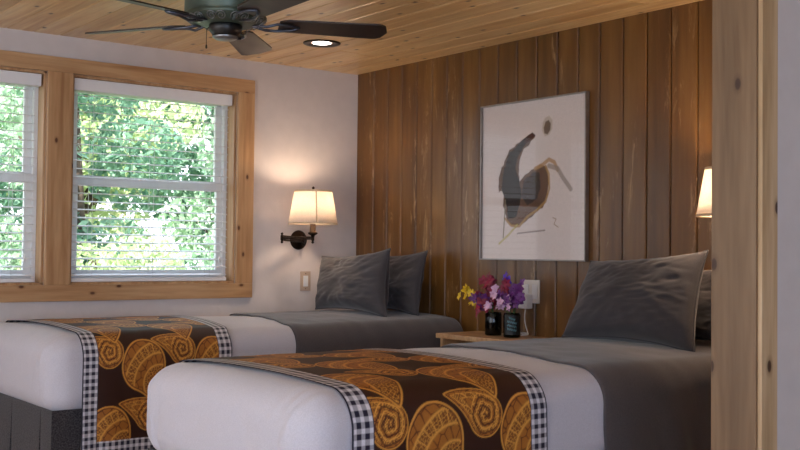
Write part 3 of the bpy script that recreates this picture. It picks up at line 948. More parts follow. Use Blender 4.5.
# ------------------------------------------------------------------ picture
pic = thing('framed_picture', 'framed abstract bird print behind glass on the panelled wall', 'picture', (D1, (4.236 + 3.489) / 2, 1.095))
pw, ph = 4.236 - 3.489, 1.903 - 1.095
hwp = pw / 2
M_frame = simple('frame_pewter', srgb(150, 142, 138), 0.35, 0.6)
t = 0.007
mb = MB()
mb.box((-0.03, -hwp, 0), (-0.004, -hwp + t, ph), 0.0015); mb.box((-0.03, hwp - t, 0), (-0.004, hwp, ph), 0.0015)
mb.box((-0.03, -hwp + t, 0), (-0.004, hwp - t, t), 0.0015); mb.box((-0.03, -hwp + t, ph - t), (-0.004, hwp - t, ph), 0.0015)
mb.build('frame', M_frame, pic)
mb = MB(); mb.box((-0.012, -hwp + t * 0.6, t * 0.6), (-0.005, hwp - t * 0.6, ph - t * 0.6)); mb.build('backing', M_plate, pic)
def build_print():
    a0, a1, z0, z1 = -hwp + t * 0.7, hwp - t * 0.7, t * 0.7, ph - t * 0.7
    n, m = 300, 326
    # u left->right as seen (left is +y)
    uu, vv = np.meshgrid(np.linspace(0, 1, n), np.linspace(0, 1, m))   # v up
    x = uu * (a1 - a0) * 100; yv = (1 - vv) * (z1 - z0) * 100           # cm from top left
    Wc, Hc = (a1 - a0) * 100, (z1 - z0) * 100
    col = np.zeros((m, n, 3)); col[:] = srgb(218, 206, 202)[:3]
    def mixm(mask, c, al=1.0):
        nonlocal col
        k = (mask * al)[..., None]
        col = col * (1 - k) + np.array(srgb(*c)[:3]) * k
    rs = np.random.RandomState(2)
    nzm = np.zeros((m, n))
    for k in range(5):
        fx, fy, ph1, ph2 = rs.uniform(0.3, 1.6, 2).tolist() + rs.uniform(0, 6, 2).tolist()
        nzm += np.sin(x * fx + ph1 + 1.5 * np.sin(yv * fy * 0.7)) * np.sin(yv * fy + ph2)
    nzm /= 3
    def poly_sdf(P):
        P = np.array(P) * np.array([Wc, Hc])
        d = np.full(x.shape, 1e9); ins = np.zeros(x.shape, bool)
        for i in range(len(P)):
            ax, ay = P[i]; bx, by = P[(i+1) % len(P)]
            ex, ey = bx - ax, by - ay
            tt = np.clip(((x-ax)*ex + (yv-ay)*ey) / (ex*ex + ey*ey + 1e-9), 0, 1)
            d = np.minimum(d, np.hypot(x-ax-tt*ex, yv-ay-tt*ey))
            c = ((ay > yv) != (by > yv)) & (x < (bx-ax) * (yv-ay) / (by-ay+1e-9) + ax)
            ins ^= c
        return np.where(ins, -d, d)
    def blob(P, c, al=1.0, soft=0.35, n_=0.5):
        d = poly_sdf(P) + nzm * n_
        mixm(1 - smooth(-soft, soft, d), c, al)
    def line(P, w, c, al=1.0):
        P = np.array(P) * np.array([Wc, Hc]); d = np.full(x.shape, 1e9)
        for i in range(len(P) - 1):
            ax, ay = P[i]; bx, by = P[i+1]; ex, ey = bx-ax, by-ay
            tt = np.clip(((x-ax)*ex + (yv-ay)*ey) / (ex*ex+ey*ey+1e-9), 0, 1)
            d = np.minimum(d, np.hypot(x-ax-tt*ex, yv-ay-tt*ey))
        mixm(1 - smooth(w * 0.5, w, d), c, al)
    # broad sweeping body
    blob([(.50,.205),(.53,.225),(.46,.28),(.40,.32),(.37,.40),(.38,.50),(.44,.46),(.50,.44),(.58,.41),(.64,.42),(.66,.50),(.65,.60),(.60,.68),(.52,.72),(.44,.76),(.34,.80),(.26,.76),(.22,.66),(.22,.55),(.17,.57),(.17,.47),(.22,.38),(.28,.30),(.38,.25)], (104, 74, 56), 1.0)
    blob([(.50,.208),(.44,.225),(.36,.27),(.28,.32),(.22,.42),(.20,.54),(.25,.64),(.27,.74),(.35,.73),(.40,.60),(.38,.50),(.34,.42),(.36,.34),(.44,.27)], (30, 14, 6), 0.98)
    blob([(.42,.50),(.50,.46),(.57,.45),(.58,.55),(.55,.62),(.46,.66),(.40,.60)], (40, 28, 30), 0.8)
    blob([(.44,.225),(.50,.205),(.53,.22),(.47,.26),(.42,.265)], (70, 30, 20), 0.95, n_=.2)
    line([(.63,.42),(.66,.47),(.665,.56),(.63,.64),(.55,.69),(.46,.73),(.38,.79),(.30,.785),(.24,.74)], 0.9, (168, 128, 72), 0.85)
    line([(.53,.43),(.60,.41),(.66,.38),(.71,.40),(.74,.45)], 1.3, (176, 136, 92), 0.85)
    line([(.66,.42),(.74,.44),(.79,.50),(.86,.57)], 1.6, (150, 136, 128), 0.8)
    line([(.24,.62),(.23,.76),(.22,.86)], .6, (120, 110, 84), 0.8)
    line([(.36,.78),(.28,.84),(.18,.90)], .8, (186, 172, 96), 0.7)
    # the egg
    blob([(.62,.12),(.66,.11),(.69,.14),(.69,.19),(.66,.23),(.62,.235),(.595,.20),(.60,.15)], (196, 180, 166), 1, n_=.05)
    blob([(.625,.145),(.655,.135),(.675,.16),(.67,.20),(.645,.225),(.615,.215),(.61,.18)], (112, 92, 78), 1, n_=.05)
    # loose handwriting stroke
    P = [(.36 + .003 * k, .835 + .006 * math.sin(k * 1.3) * math.cos(k * .37) - k * .0002) for k in range(90)]
    line(P, 0.28, (96, 78, 70), 0.8)
    line([(.70,.74),(.73,.75),(.71,.78),(.75,.80)], .3, (150, 120, 90), .8)
    me = bpy.data.meshes.new('print')
    Vv = np.zeros((m, n, 3)); Vv[..., 0] = -0.0145; Vv[..., 1] = a1 - uu * (a1 - a0); Vv[..., 2] = z0 + vv * (z1 - z0)
    i = np.arange(m * n).reshape(m, n)
    F = np.stack([i[:-1, :-1], i[1:, :-1], i[1:, 1:], i[:-1, 1:]], -1).reshape(-1, 4)
    me.vertices.add(m * n); me.vertices.foreach_set('co', Vv.ravel())
    me.loops.add(F.size); me.loops.foreach_set('vertex_index', F.ravel())
    me.polygons.add(len(F)); me.polygons.foreach_set('loop_start', np.arange(0, F.size, 4)); me.polygons.foreach_set('loop_total', np.full(len(F), 4))
    me.update(calc_edges=True)
    at = me.color_attributes.new('Col', 'FLOAT_COLOR', 'POINT')
    rgba = np.ones((m * n, 4)); rgba[:, :3] = col.reshape(-1, 3)
    at.data.foreach_set('color', rgba.ravel())
    me.materials.append(M_print)
    o = bpy.data.objects.new('print', me); COL.objects.link(o); o.parent = pic
build_print()
mb = MB(); mb.box((-0.0225, -hwp + t * 0.7, t * 0.7), (-0.0205, hwp - t * 0.7, ph - t * 0.7)); mb.build('glass_pane', M_picglass, pic)

# ------------------------------------------------------------------ swing-arm lamps
def wall_lamp(label, plate, nrm, elbow, stem, zs, rb, rt, hs, watts):
    """plate: point on the wall; nrm: wall normal; elbow, stem: points of the swing arm; zs: bottom of the shade"""
    plate = V3(plate); nrm = V3(nrm); elbow = V3(elbow); stem = V3(stem)
    root = thing('wall_lamp', label, 'lamp', plate, 'swing-arm wall lamps')
    L0 = plate
    rot = V3((0, 0, 1)).rotation_difference(nrm).to_matrix().to_4x4()
    mb = MB(); mb.lathe([(0.0001, 0), (0.056, 0), (0.058, 0.006), (0.05, 0.014), (0.044, 0.016), (0.04, 0.022), (0.02, 0.028), (0.014, 0.05), (0.0001, 0.052)], (0,0,0), 28, rot)
    mb.build('backplate', M_bronze, root)
    j0 = plate + nrm * 0.055
    mb = MB()
    for dz in (0.012, -0.012):
        mb.tube([j0 + V3((0,0,dz)) - L0, elbow + V3((0,0,dz)) - L0], 0.0045, 8)
        mb.tube([elbow + V3((0,0,dz*0.4)) - L0, stem + V3((0,0,dz*0.4)) - L0], 0.0045, 8)
    for j in (j0, elbow, stem):
        mb.lathe([(0.0001, -0.032), (0.005, -0.03), (0.009, -0.024), (0.005, -0.018), (0.009, -0.012), (0.009, 0.012), (0.005, 0.018), (0.009, 0.024), (0.004, 0.03), (0.0001, 0.032)], j - L0, 14)
    mb.build('swing_arm', M_bronze, root)
    # socket and harp
    mb = MB()
    mb.lathe([(0.0001, 0), (0.008, 0), (0.012, 0.015), (0.026, 0.022), (0.029, 0.03), (0.018, 0.036), (0.016, zs - stem.z + 0.06), (0.0001, zs - stem.z + 0.062)], stem - L0, 18)
    mb.build('socket', M_bronze, root)
    b0 = V3((stem.x, stem.y, zs + 0.06)) - L0
    mb = MB(); mb.lathe([(0.0001, 0), (0.010, 0.003), (0.012, 0.012), (0.020, 0.024), (0.020, 0.034), (0.012, 0.044), (0.0001, 0.047)], b0, 18)
    mb.build('bulb', M_bulb, root)
    top = V3((stem.x, stem.y, zs + hs)) - L0
    mb = MB()
    for sx in (-1, 1):
        mb.tube([(b0.x, b0.y + sx*0.015, b0.z - 0.03), (b0.x, b0.y + sx*0.045, b0.z + 0.02), (b0.x, b0.y + sx*0.04, b0.z + 0.07), (top.x, top.y, top.z - 0.003)], 0.0018, 6)
    for k in range(3):
        a = k * 2 * PI / 3 + 0.4
        mb.tube([top, (top.x + rt * math.cos(a), top.y + rt * math.sin(a), top.z)], 0.0015, 6)
    mb.build('harp', M_bronze, root)
    mb = MB(); mb.lathe([(0.0001, -0.003), (0.006, 0), (0.004, 0.006), (0.009, 0.013), (0.006, 0.02), (0.0001, 0.024)], top, 12); mb.build('finial', M_bronze, root)
    sh = MB().lathe([(rb, 0), (rb * .5 + rt * .5, hs / 2), (rt, hs)], V3((stem.x, stem.y, zs)) - L0, 48).build('lamp_shade', M_shade, root, solid=0.0015)
    mb = MB()
    c = V3((stem.x, stem.y, zs)) - L0
    mb.lathe([(rb + 0.0015, -0.001), (rb + 0.0012 - (rb-rt)*0.06, hs*0.05), (rb - 0.003 - (rb-rt)*0.06, hs*0.05), (rb - 0.002, -0.001), (rb + 0.0015, -0.001)], c, 48)
    mb.lathe([(rt + 0.0015 + (rb-rt)*0.05, hs*0.95), (rt + 0.0018, hs + 0.001), (rt - 0.002, hs + 0.001), (rt - 0.002 + (rb-rt)*0.05, hs*0.95), (rt + 0.0015 + (rb-rt)*0.05, hs*0.95)], c, 48)
    # vertical seam tape, facing the room
    a = math.atan2(-stem.y, -stem.x) - 0.05 * -3
    d = V3((math.cos(a), math.sin(a), 0)); tv = V3((-d.y, d.x, 0)) * 0.004
    p0 = c + d * (rb + 0.0016); p1 = c + d * (rt + 0.0016) + V3((0,0,hs))
    mb.add([p0 - tv, p0 + tv, p1 + tv, p1 - tv], [(0,1,2,3)])
    mb.build('shade_trim', M_shadetrim, sh)
    lt = bpy.data.lights.new('lamp_light', 'POINT'); lt.energy = watts; lt.color = (1, 0.75, 0.53); lt.shadow_soft_size = 0.03
    lo = bpy.data.objects.new('lamp_light', lt); COL.objects.link(lo); lo.location = b0 + V3((0, 0, 0.085)); lo.parent = root
    return root
wall_lamp('lit swing-arm lamp with cream shade on the white wall', (3.395, D2, 1.196), (0, -1, 0), (3.20, 5.27, 1.205), (3.33, 5.15, 1.205), 1.283, 0.140, 0.106, 0.193, 5.2)
wall_lamp('lit cream-shaded lamp on the panelled wall, half hidden by the post', (D1, 2.42, 1.20), (-1, 0, 0), (3.70, 2.62, 1.205), (3.60, 2.545, 1.205), 1.283, 0.140, 0.106, 0.193, 11)

# ------------------------------------------------------------------ switch, outlet, charger
sw = thing('light_switch', 'cream light switch plate on the white wall under the lamp', 'light switch', (3.447, D2, 0.953))
MB().box((-0.036, -0.006, -0.058), (0.036, 0, 0.058), 0.003).build('plate', M_plate2, sw)
MB().box((-0.016, -0.010, -0.032), (0.016, -0.005, 0.032), 0.002).build('rocker', M_white, sw)
MB().sphere((0, -0.006, 0.045), 0.003).build('screw', M_chain, sw); MB().sphere((0, -0.006, -0.045), 0.003).build('screw', M_chain, sw)

oy = 3.875
ol = thing('wall_outlet', 'white double outlet plate on the panelled wall by the flowers', 'outlet', (D1, oy, 0.94))
MB().box((-0.007, -0.062, -0.058), (0.0, 0.062, 0.058), 0.003).build('plate', M_plate, ol)
mb = MB()
mb.box((-0.0095, -0.05, -0.036), (-0.006, -0.012, 0.036), 0.002); mb.box((-0.0095, 0.012, -0.036), (-0.006, 0.05, 0.036), 0.002)
mb.build('receptacle', M_white, ol)
ch = thing('charger', 'white plug-in charger with looping white cable under the outlet', 'charger', (D1, oy + 0.01, 0.90))
MB().box((-0.05, -0.03, -0.045), (-0.0097, 0.034, 0.026), 0.005).build('adapter', M_white, ch)
pts = []
zt_ns = 0.724 - 0.90
for k in range(12):
    a = k / 11
    pts.append((-0.035 - 0.03 * math.sin(a * PI), -0.005 - 0.03 * math.sin(a * 2.4), -0.046 + (zt_ns + 0.046 + 0.004) * a))
for k in range(40):
    a = k / 39 * 4 * PI
    pts.append((-0.075 + 0.03 * math.cos(a + PI*0.2), -0.03 - 0.035 * math.sin(a) - k * 0.0003, zt_ns + 0.004 + 0.0035 * (k // 14) ))
MB().tube(pts, 0.0028, 7).build('cable', M_white, ch)

# ------------------------------------------------------------------ jars and flowers
NZ = 0.7205
M_sticker = simple('sticker_black', srgb(20, 24, 28), 0.5)
M_scrib = simple('sticker_teal_script', srgb(120, 176, 190), 0.5)
M_water = simple('dark_stems_in_water', srgb(14, 26, 20), 0.2, noise_amt=0.3, nscale=60)
def jar(label, x, y, r, h, sticker):
    root = thing('flower_jar', label, 'jar', (x, y, NZ), 'flower jars on the nightstand')
    MB().lathe([(0.0001, 0), (r * 0.92, 0), (r, 0.006), (r, h * 0.9), (r * 0.94, h * 0.95), (r * 0.96, h), (r * 0.9, h), (r * 0.88, h * 0.94), (r * 0.92, h * 0.88), (r * 0.92, 0.012), (0.0001, 0.01)], (0,0,0), 32).build('glass_body', M_jar, root)
    MB().lathe([(0.0001, 0.013), (r * 0.88, 0.014), (r * 0.88, h * 0.7), (0.0001, h * 0.7)], (0,0,0), 24).build('water', M_water, root)
    if sticker:
        a0 = math.atan2(-y, -x)
        def g(i, j):
            a = a0 + (i / 15 - 0.5) * 1.9
            return ((r + 0.001) * math.cos(a), (r + 0.001) * math.sin(a), h * (0.12 + 0.8 * j / 5))
        st = MB().grid(g, 16, 6).build('sticker', M_sticker, root)
        mb = MB()
        for row in range(4):
            pts = []
            for k in range(26):
                a = a0 + (k / 25 - 0.5) * (1.1 if row else 0.7) * -1
                z = h * (0.74 - row * 0.15) + 0.006 * math.sin(k * 1.35 + row * 2) + 0.010 * (k / 25)
                pts.append(((r + 0.0022) * math.cos(a), (r + 0.0022) * math.sin(a), z))
            mb.tube(pts, 0.0011, 5)
        mb.build('script', M_scrib, st)
    return root
J1 = (3.655, 3.985); J2 = (3.645, 3.84)
jar('dark glass flower jar farther from the outlet, without a sticker', J1[0], J1[1], 0.042, 0.115, False)
jar('dark glass flower jar with black sticker and pale scribble, under the outlet', J2[0], J2[1], 0.042, 0.118, True)

M_stem = simple('flower_stem_green', srgb(50, 92, 40), 0.5)
fc = {'yellow': simple('yellow_petal', srgb(238, 196, 34), 0.5, noise_amt=0.15), 'crimson': simple('crimson_petal', srgb(150, 20, 62), 0.5, noise_amt=0.2),
      'purple': simple('purple_petal', srgb(112, 40, 128), 0.5, noise_amt=0.2), 'pink': simple('pale_pink_petal', srgb(222, 176, 210), 0.5, noise_amt=0.12), 'violet': simple('violet_petal', srgb(96, 52, 196), 0.5, noise_amt=0.15)}
def blossom(mb, c, d, size, seed):
    c = V3(c); d = V3(d).normalized()
    rot = V3((0, 0, 1)).rotation_difference(d).to_matrix()
    for k in range(5):
        a = k * 2 * PI / 5 + seed
        wv = 0.45 if k % 2 else 0.3
        vs = []; fs = []
        for i in range(4):
            t = i / 3
            rr_ = size * t; w_ = size * wv * math.sin(PI * (0.15 + 0.8 * t)); lift = size * (0.35 * t - 0.3 * t * t)
            for s_ in (-1, 0, 1):
                p = V3((rr_ * math.cos(a) - s_ * w_ * math.sin(a), rr_ * math.sin(a) + s_ * w_ * math.cos(a), lift + (0.12 * size if s_ == 0 else 0.2 * size * t)))
                vs.append(c + rot @ p)
            if i:
                b_ = (i-1) * 3
                fs += [(b_, b_+1, b_+4, b_+3), (b_+1, b_+2, b_+5, b_+4)]
        mb.add(vs, fs, True)
    mb.sphere(c + d * size * 0.12, size * 0.16, 8)
sprigs = [
    # jar, colour, tip offset in (y, z) from jar mouth and x, size, count
    (J1, 'yellow', (-0.02, 0.17, 0.10), 0.020, 7), (J1, 'yellow', (-0.06, 0.145, 0.07), 0.018, 6), (J1, 'yellow', (-0.03, 0.11, 0.03), 0.017, 5),
    (J1, 'crimson', (0.0, 0.035, 0.15), 0.022, 7), (J1, 'crimson', (-0.02, -0.005, 0.17), 0.022, 7), (J1, 'crimson', (-0.05, 0.05, 0.08), 0.022, 6),
    (J1, 'purple', (-0.07, 0.03, 0.05), 0.022, 6), (J1, 'purple', (-0.05, 0.075, 0.06), 0.020, 5),
    (J2, 'violet', (0.0, 0.05, 0.175), 0.020, 5), (J2, 'purple', (0.01, -0.03, 0.13), 0.023, 7), (J2, 'purple', (-0.03, -0.085, 0.09), 0.021, 6), (J2, 'purple', (-0.02, -0.10, 0.105), 0.017, 5),
    (J2, 'pink', (-0.06, 0.06, 0.085), 0.017, 5), (J2, 'pink', (-0.075, 0.08, 0.015), 0.018, 4), (J2, 'pink', (-0.06, -0.01, 0.055), 0.016, 4), (J1, 'pink', (-0.06, -0.06, 0.115), 0.016, 3), (J2, 'crimson', (-0.03, 0.03, 0.13), 0.022, 6), (J2, 'purple', (-0.05, 0.01, 0.08), 0.022, 5), (J1, 'crimson', (-0.05, 0.0, 0.04), 0.021, 5), (J1, 'crimson', (-0.075, 0.03, -0.005), 0.020, 4),
]
fl_lab = {'yellow': 'sprig of small yellow blossoms leaning out left of the jars', 'crimson': 'crimson orchid sprig rising from the flower jars', 'purple': 'dark purple orchid sprig among the jar flowers', 'pink': 'pale pink orchid sprig drooping over the jar rims', 'violet': 'bright violet sprig at the top right of the bouquet'}
for k, (J, cn, (dx, dy, dz), sz, cnt) in enumerate(sprigs):
    h = 0.118
    base = V3((J[0], J[1], NZ + 0.02))
    root = thing('flower_sprig', fl_lab[cn], 'flower', base, 'cut flowers in the jars: ' + cn)
    tip = V3((dx, dy, h - 0.02 + dz))
    mouth = V3((dx * 0.25, max(-.025, min(.025, dy * 0.25)), h - 0.012))
    pts = []
    for i in range(9):
        t_ = i / 8
        if t_ < 0.5: p = V3((0, 0, 0)).lerp(mouth, t_ * 2)
        else:
            q = (t_ - 0.5) * 2; p = mouth.lerp(tip, q); p.z += 0.02 * math.sin(q * PI)
        pts.append(p)
    MB().tube(pts, 0.0016, 5).build('stem', M_stem, root)
    rs = random.Random(k * 7 + 1)
    for j in range(cnt):
        t_ = 0.55 + 0.45 * (j + 1) / cnt
        q = (t_ - 0.5) * 2; c = mouth.lerp(tip, q); c.z += 0.02 * math.sin(q * PI)
        c += V3((rs.uniform(-1, 0.6), rs.uniform(-1, 1), rs.uniform(-.8, 1))) * 0.022
        mb = MB(); blossom(mb, c, (-0.8 + rs.uniform(-.5, .4), -0.3 + rs.uniform(-.7, .7), rs.uniform(-0.3, .7)), sz * 1.3, rs.uniform(0, 6))
        mb.build('blossom', fc[cn], root)

# ------------------------------------------------------------------ ceiling fan
FC = V3((1.91, 3.57, CZ))
fan = thing('ceiling_fan', 'dark green bronze ceiling fan at the top of the view', 'ceiling fan', FC)
MB().lathe([(0.0001, 0), (0.085, 0), (0.09, -0.012), (0.075, -0.03), (0.045, -0.036), (0.0001, -0.036)], (0,0,0), 36).build('canopy', M_fan, fan)
MB().lathe([(0.0001, -0.034), (0.05, -0.034), (0.10, -0.045), (0.142, -0.062), (0.150, -0.085), (0.152, -0.205), (0.146, -0.218), (0.14, -0.222), (0.0001, -0.222)], (0,0,0), 56).build('motor_housing', M_fan, fan)
mb = MB()
mb.lathe([(0.15, -0.213), (0.153, -0.221), (0.150, -0.228), (0.128, -0.244), (0.09, -0.25), (0.0001, -0.25)], (0,0,0), 56)
mb.build('vent_ring', M_fan, fan)
# scroll filigree round the underside
mb = MB()
for k in range(10):
    a = k * 2 * PI / 10 + 0.2
    for s_ in (-1, 1):
        pts = []
        for i in range(22):
            q = i / 21; ph_ = q * 3.4 * PI
            rr_ = 0.019 * (1 - 0.8 * q)
            u_ = s_ * (0.018 - rr_ * math.cos(ph_)); v_ = rr_ * math.sin(ph_)
            R_ = 0.136 + v_ ; z_ = -0.2245 - v_ * -0.75 - 0.017
            pts.append((R_ * math.cos(a + u_ / 0.135), R_ * math.sin(a + u_ / 0.135), z_))
        mb.tube(pts, 0.0018, 5)
mb.build('scrollwork', M_fansilver, fan)
MB().lathe([(0.0001, -0.248), (0.058, -0.248), (0.062, -0.254), (0.060, -0.274), (0.050, -0.285), (0.048, -0.294), (0.0001, -0.294)], (0,0,0), 36).build('switch_housing', M_black, fan)
MB().lathe([(0.046, -0.292), (0.048, -0.298), (0.036, -0.305), (0.0001, -0.307)], (0,0,0), 36).build('end_cap', M_fansilver, fan)
right = math.atan2(-0.609, 0.793)
M_chrome = simple('blade_iron_steel', srgb(96, 100, 112), 0.3, 0.9)
for k in range(5):
    a = right + math.radians(14 + 72 * k)
    ca, sa = math.cos(a), math.sin(a)
    def W(u, v, z): return (u * ca - v * sa, u * sa + v * ca, z)
    zb_ = -0.240
    n = 26
    def outl_w(u):
        t_ = (u - 0.2) / 0.42
        w_ = 0.052 + 0.016 * t_
        if t_ > 0.88: w_ *= math.sqrt(max(0.0, 1 - ((t_ - 0.88) / 0.12) ** 2)) * 0.999 + 0.001
        if t_ < 0.06: w_ *= 0.7 + 0.3 * t_ / 0.06
        return w_
    vs = []; fs = []
    for i in range(n):
        u = 0.2 + 0.42 * i / (n - 1); w_ = outl_w(u)
        for s_ in (-1, 1):
            for dz in (-0.003, 0.003):
                vs.append(W(u, s_ * w_, zb_ - s_ * w_ * 0.2 + dz))
    for i in range(n - 1):
        b_ = i * 4
        fs += [(b_, b_+2, b_+6, b_+4), (b_+1, b_+5, b_+7, b_+3), (b_, b_+4, b_+5, b_+1), (b_+2, b_+3, b_+7, b_+6)]
    fs += [(0, 1, 3, 2), tuple((n-1)*4 + q for q in (0, 2, 3, 1))]
    bl = MB().add(vs, fs).build('blade', M_blade, fan)
    mb = MB()
    for s_ in (-1, 1):
        mb.tube([W(0.10, s_*0.012, -0.246), W(0.15, s_*0.03, -0.254), W(0.19, s_*0.034, zb_ - 0.009 - s_*0.006), W(0.25, s_*0.02, zb_ - 0.008 - s_*0.004), W(0.275, 0, zb_ - 0.006)], 0.0055, 8)
    mb.build('blade_iron', M_chrome, bl)
mb = MB(); mb.tube([(-0.055, 0.02, -0.262), (-0.066, 0.022, -0.268), (-0.067, 0.022, -0.33)], 0.0014, 6); mb.lathe([(0.0001, -0.345), (0.004, -0.34), (0.003, -0.33), (0.0001, -0.328)], (-0.067, 0.022, 0), 8)
mb.build('pull_chain', M_chain, fan)

# ------------------------------------------------------------------ recessed downlight
RC = V3((3.08, 4.70, CZ))
rl = thing('recessed_light', 'lit round recessed light with dark trim ring in the plank ceiling', 'ceiling light', RC)
MB().lathe([(0.098, 0.0), (0.098, -0.004), (0.092, -0.007), (0.066, -0.005), (0.050, 0.006), (0.048, 0.0)], (0,0,0), 48).build('trim_ring', M_bronze, rl)
MB().lathe([(0.0001, -0.004), (0.032, -0.0035), (0.05, -0.001)], (0,0,0), 40).build('lens', M_can, rl)
sp = bpy.data.lights.new('downlight', 'SPOT'); sp.energy = 14; sp.spot_size = math.radians(115); sp.spot_blend = 0.8; sp.shadow_soft_size = 0.05; sp.color = (1, 0.9, 0.8)
so = bpy.data.objects.new('downlight', sp); COL.objects.link(so); so.location = (0, 0, -0.012); so.parent = rl

# ------------------------------------------------------------------ outside
gm = simple('lawn', srgb(110, 140, 70), 0.9, noise_amt=0.25, nscale=3)
mb = MB(); mb.box((-14, D2 + 0.3, -0.5), (26, 30, -0.3)); struct(mb.build('ground', gm), None)
def leaf_mat(name, c1, c2):
    m, nt, b = new_mat(name)
    out = nt.nodes['Material Output']
    geo = N(nt, 'ShaderNodeNewGeometry')
    r = ramp(nt, geo.outputs['Random Per Island'], [(0, c1), (1, c2)])
    t = N(nt, 'ShaderNodeBsdfTranslucent'); L(nt, r.outputs[0], t.inputs[0])
    L(nt, r.outputs[0], b.inputs['Base Color']); b.inputs['Roughness'].default_value = 0.45
    mx = N(nt, 'ShaderNodeMixShader'); mx.inputs[0].default_value = 0.35
    L(nt, b.outputs[0], mx.inputs[1]); L(nt, t.outputs[0], mx.inputs[2]); L(nt, mx.outputs[0], out.inputs[0])
    return m
LM = [leaf_mat('foliage_fresh', srgb(146, 182, 140), srgb(206, 222, 196)), leaf_mat('foliage_deep', srgb(84, 130, 106), srgb(158, 192, 160)), leaf_mat('foliage_yellow', srgb(178, 196, 138), srgb(218, 226, 184))]
M_bark = simple('bark', srgb(92, 76, 62), 0.9, noise_amt=0.3, nscale=12)
def leaves(n, blobs, size, seed):
    rs = np.random.RandomState(seed)
    wts = np.array([b[3] * b[4] * b[5] for b in blobs]); wts = wts / wts.sum()
    idx = rs.choice(len(blobs), n, p=wts)
    B_ = np.array(blobs)[idx]
    d = rs.normal(size=(n, 3)); d /= np.linalg.norm(d, axis=1)[:, None]
    rad = rs.uniform(0.55, 1.0, n) ** 0.5
    c = B_[:, :3] + d * B_[:, 3:6] * rad[:, None]
    a = rs.normal(size=(n, 3)); a /= np.linalg.norm(a, axis=1)[:, None]
    b = np.cross(a, rs.normal(size=(n, 3))); b /= np.linalg.norm(b, axis=1)[:, None]
    s = size * rs.uniform(0.6, 1.4, n)[:, None]
    V = np.stack([c - a * s, c - b * s * 0.45 + a * s * 0.1, c + a * s, c + b * s * 0.45 + a * s * 0.1], 1).reshape(-1, 3)
    F = np.arange(n * 4).reshape(n, 4)
    me = bpy.data.meshes.new('foliage')
    me.vertices.add(n * 4); me.vertices.foreach_set('co', V.ravel())
    me.loops.add(n * 4); me.loops.foreach_set('vertex_index', F.ravel())
    me.polygons.add(n); me.polygons.foreach_set('loop_start', np.arange(0, n * 4, 4)); me.polygons.foreach_set('loop_total', np.full(n, 4))
    me.update(calc_edges=True)
    return me
def tree(label, x, y, h, w, kind, n, size, seed, cat='tree', name='leafy_tree'):
    root = thing(name, label, cat, (x, y, -0.3), 'greenery outside the window')
    rs = random.Random(seed)
    blobs = []
    zc0 = h * (0.2 if cat == 'tree' else 0.1)
    for k in range(22):
        z = rs.uniform(zc0, h * 0.95)
        q = 1 - abs((z - h * 0.6) / (h * 0.6)) * 0.7
        a = rs.uniform(0, 2 * PI); r_ = w * 0.55 * q * math.sqrt(rs.random())
        s_ = rs.uniform(0.28, 0.5) * w * 0.6
        blobs.append((r_ * math.cos(a), r_ * math.sin(a), z, s_, s_, s_ * 0.75))
    me = leaves(n, blobs, size, seed)
    me.materials.append(LM[kind])
    o = bpy.data.objects.new('foliage', me); COL.objects.link(o); o.parent = root
    mb = MB()
    mb.tube([(0, 0, 0), (0.05, 0.03, h * 0.35), (-0.04, 0.02, h * 0.7)], [0.05 * w, 0.035 * w, 0.015 * w], 8)
    for bl_ in blobs[:7]:
        mb.tube([(0.02, 0.02, min(bl_[2] * 0.6, h * 0.5)), (bl_[0] * 0.6, bl_[1] * 0.6, bl_[2] * 0.85), bl_[:3]], [0.02 * w, 0.012 * w, 0.005 * w], 6)
    mb.build('trunk', M_bark, root)
    return root
tree('fresh green tree outside the right-hand window, at its left side', 3.2, 11.2, 4.4, 1.7, 0, 9000, 0.05, 11)
tree('deep green tree outside, filling the middle of the right-hand window', 4.9, 12.9, 4.8, 2.0, 1, 9000, 0.06, 12)
tree('fresh green tree outside, behind the right side of the right-hand window', 6.7, 11.6, 4.2, 1.9, 0, 9000, 0.055, 13)
tree('deep green tree outside the partly seen left window', 1.4, 9.8, 4.6, 1.8, 1, 9000, 0.05, 14)
tree('tall fresh green tree farther back outside, behind the left window', 3.3, 15.0, 5.6, 3.0, 0, 11000, 0.08, 15)
tree('tall deep green tree farther back outside, at the far right', 8.9, 15.4, 5.4, 3.0, 1, 11000, 0.08, 16)
tree('tall yellow-green tree farther back outside, between the nearer trees', 6.2, 16.0, 5.6, 3.0, 2, 11000, 0.08, 17)
tree('low yellow-green bush outside near the bottom of the right-hand window', 3.7, 9.2, 1.9, 1.3, 2, 6000, 0.04, 18, 'bush', 'garden_bush')
tree('low fresh green bush outside at the bottom right of the window', 5.2, 9.4, 1.8, 1.3, 0, 6000, 0.04, 19, 'bush', 'garden_bush')
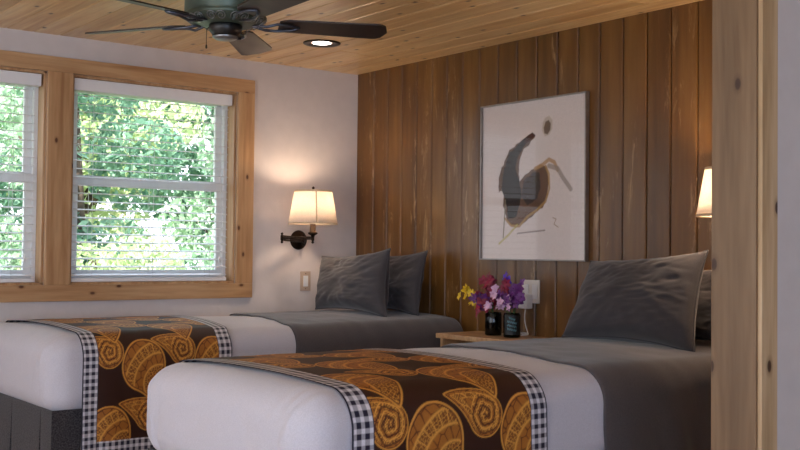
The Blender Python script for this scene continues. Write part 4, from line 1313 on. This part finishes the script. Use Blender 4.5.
tree('low bush outside under the left-hand window', 2.0, 8.6, 1.7, 1.2, 0, 6000, 0.04, 20, 'bush', 'garden_bush')

# ------------------------------------------------------------------ light
w_ = bpy.data.worlds.new('sky'); sc.world = w_; w_.use_nodes = True
nt = w_.node_tree; bg = nt.nodes['Background']
tc = N(nt, 'ShaderNodeTexCoord'); sx = N(nt, 'ShaderNodeSeparateXYZ'); L(nt, tc.outputs['Generated'], sx.inputs[0])
r = ramp(nt, sx.outputs['Z'], [(0.0, (0.92, 0.95, 1.0, 1)), (0.5, (0.62, 0.76, 1.0, 1))])
L(nt, r.outputs[0], bg.inputs['Color']); bg.inputs['Strength'].default_value = 2.8
sun = bpy.data.lights.new('sun', 'SUN'); sun.energy = 9.0; sun.angle = 0.01; sun.color = (1, 0.97, 0.9)
so = bpy.data.objects.new('sun', sun); COL.objects.link(so)
so.rotation_euler = V3((0.35, 0.45, -0.8)).to_track_quat('-Z', 'Y').to_euler()
# daylight coming through the wide windows of the right-hand wall
ar = bpy.data.lights.new('daylight', 'AREA'); ar.shape = 'RECTANGLE'; ar.size = ox1 - ox0; ar.size_y = OZ1 - OZ0; ar.energy = 36; ar.color = (0.36, 0.6, 1.0)
ao = bpy.data.objects.new('daylight', ar); COL.objects.link(ao); ao.location = ((ox0 + ox1) / 2, YR - 0.02, (OZ0 + OZ1) / 2)
ao.rotation_euler = V3((0, 1, 0)).to_track_quat('-Z', 'Z').to_euler()

ar2 = bpy.data.lights.new('daylight', 'AREA'); ar2.shape = 'RECTANGLE'; ar2.size = ry1 - ry0; ar2.size_y = OZ1 - OZ0; ar2.energy = 20; ar2.color = (0.86, 0.9, 1.0)
ao = bpy.data.objects.new('daylight', ar2); COL.objects.link(ao); ao.location = (XR - 0.02, (ry0 + ry1) / 2, (OZ0 + OZ1) / 2)
ao.rotation_euler = V3((1, 0, 0)).to_track_quat('-Z', 'Z').to_euler()

sc.view_settings.view_transform = 'Standard'
sc.view_settings.look = 'None'
sc.view_settings.exposure = 0.42
sc.view_settings.gamma = 1.0
sc.view_settings.use_curve_mapping = False
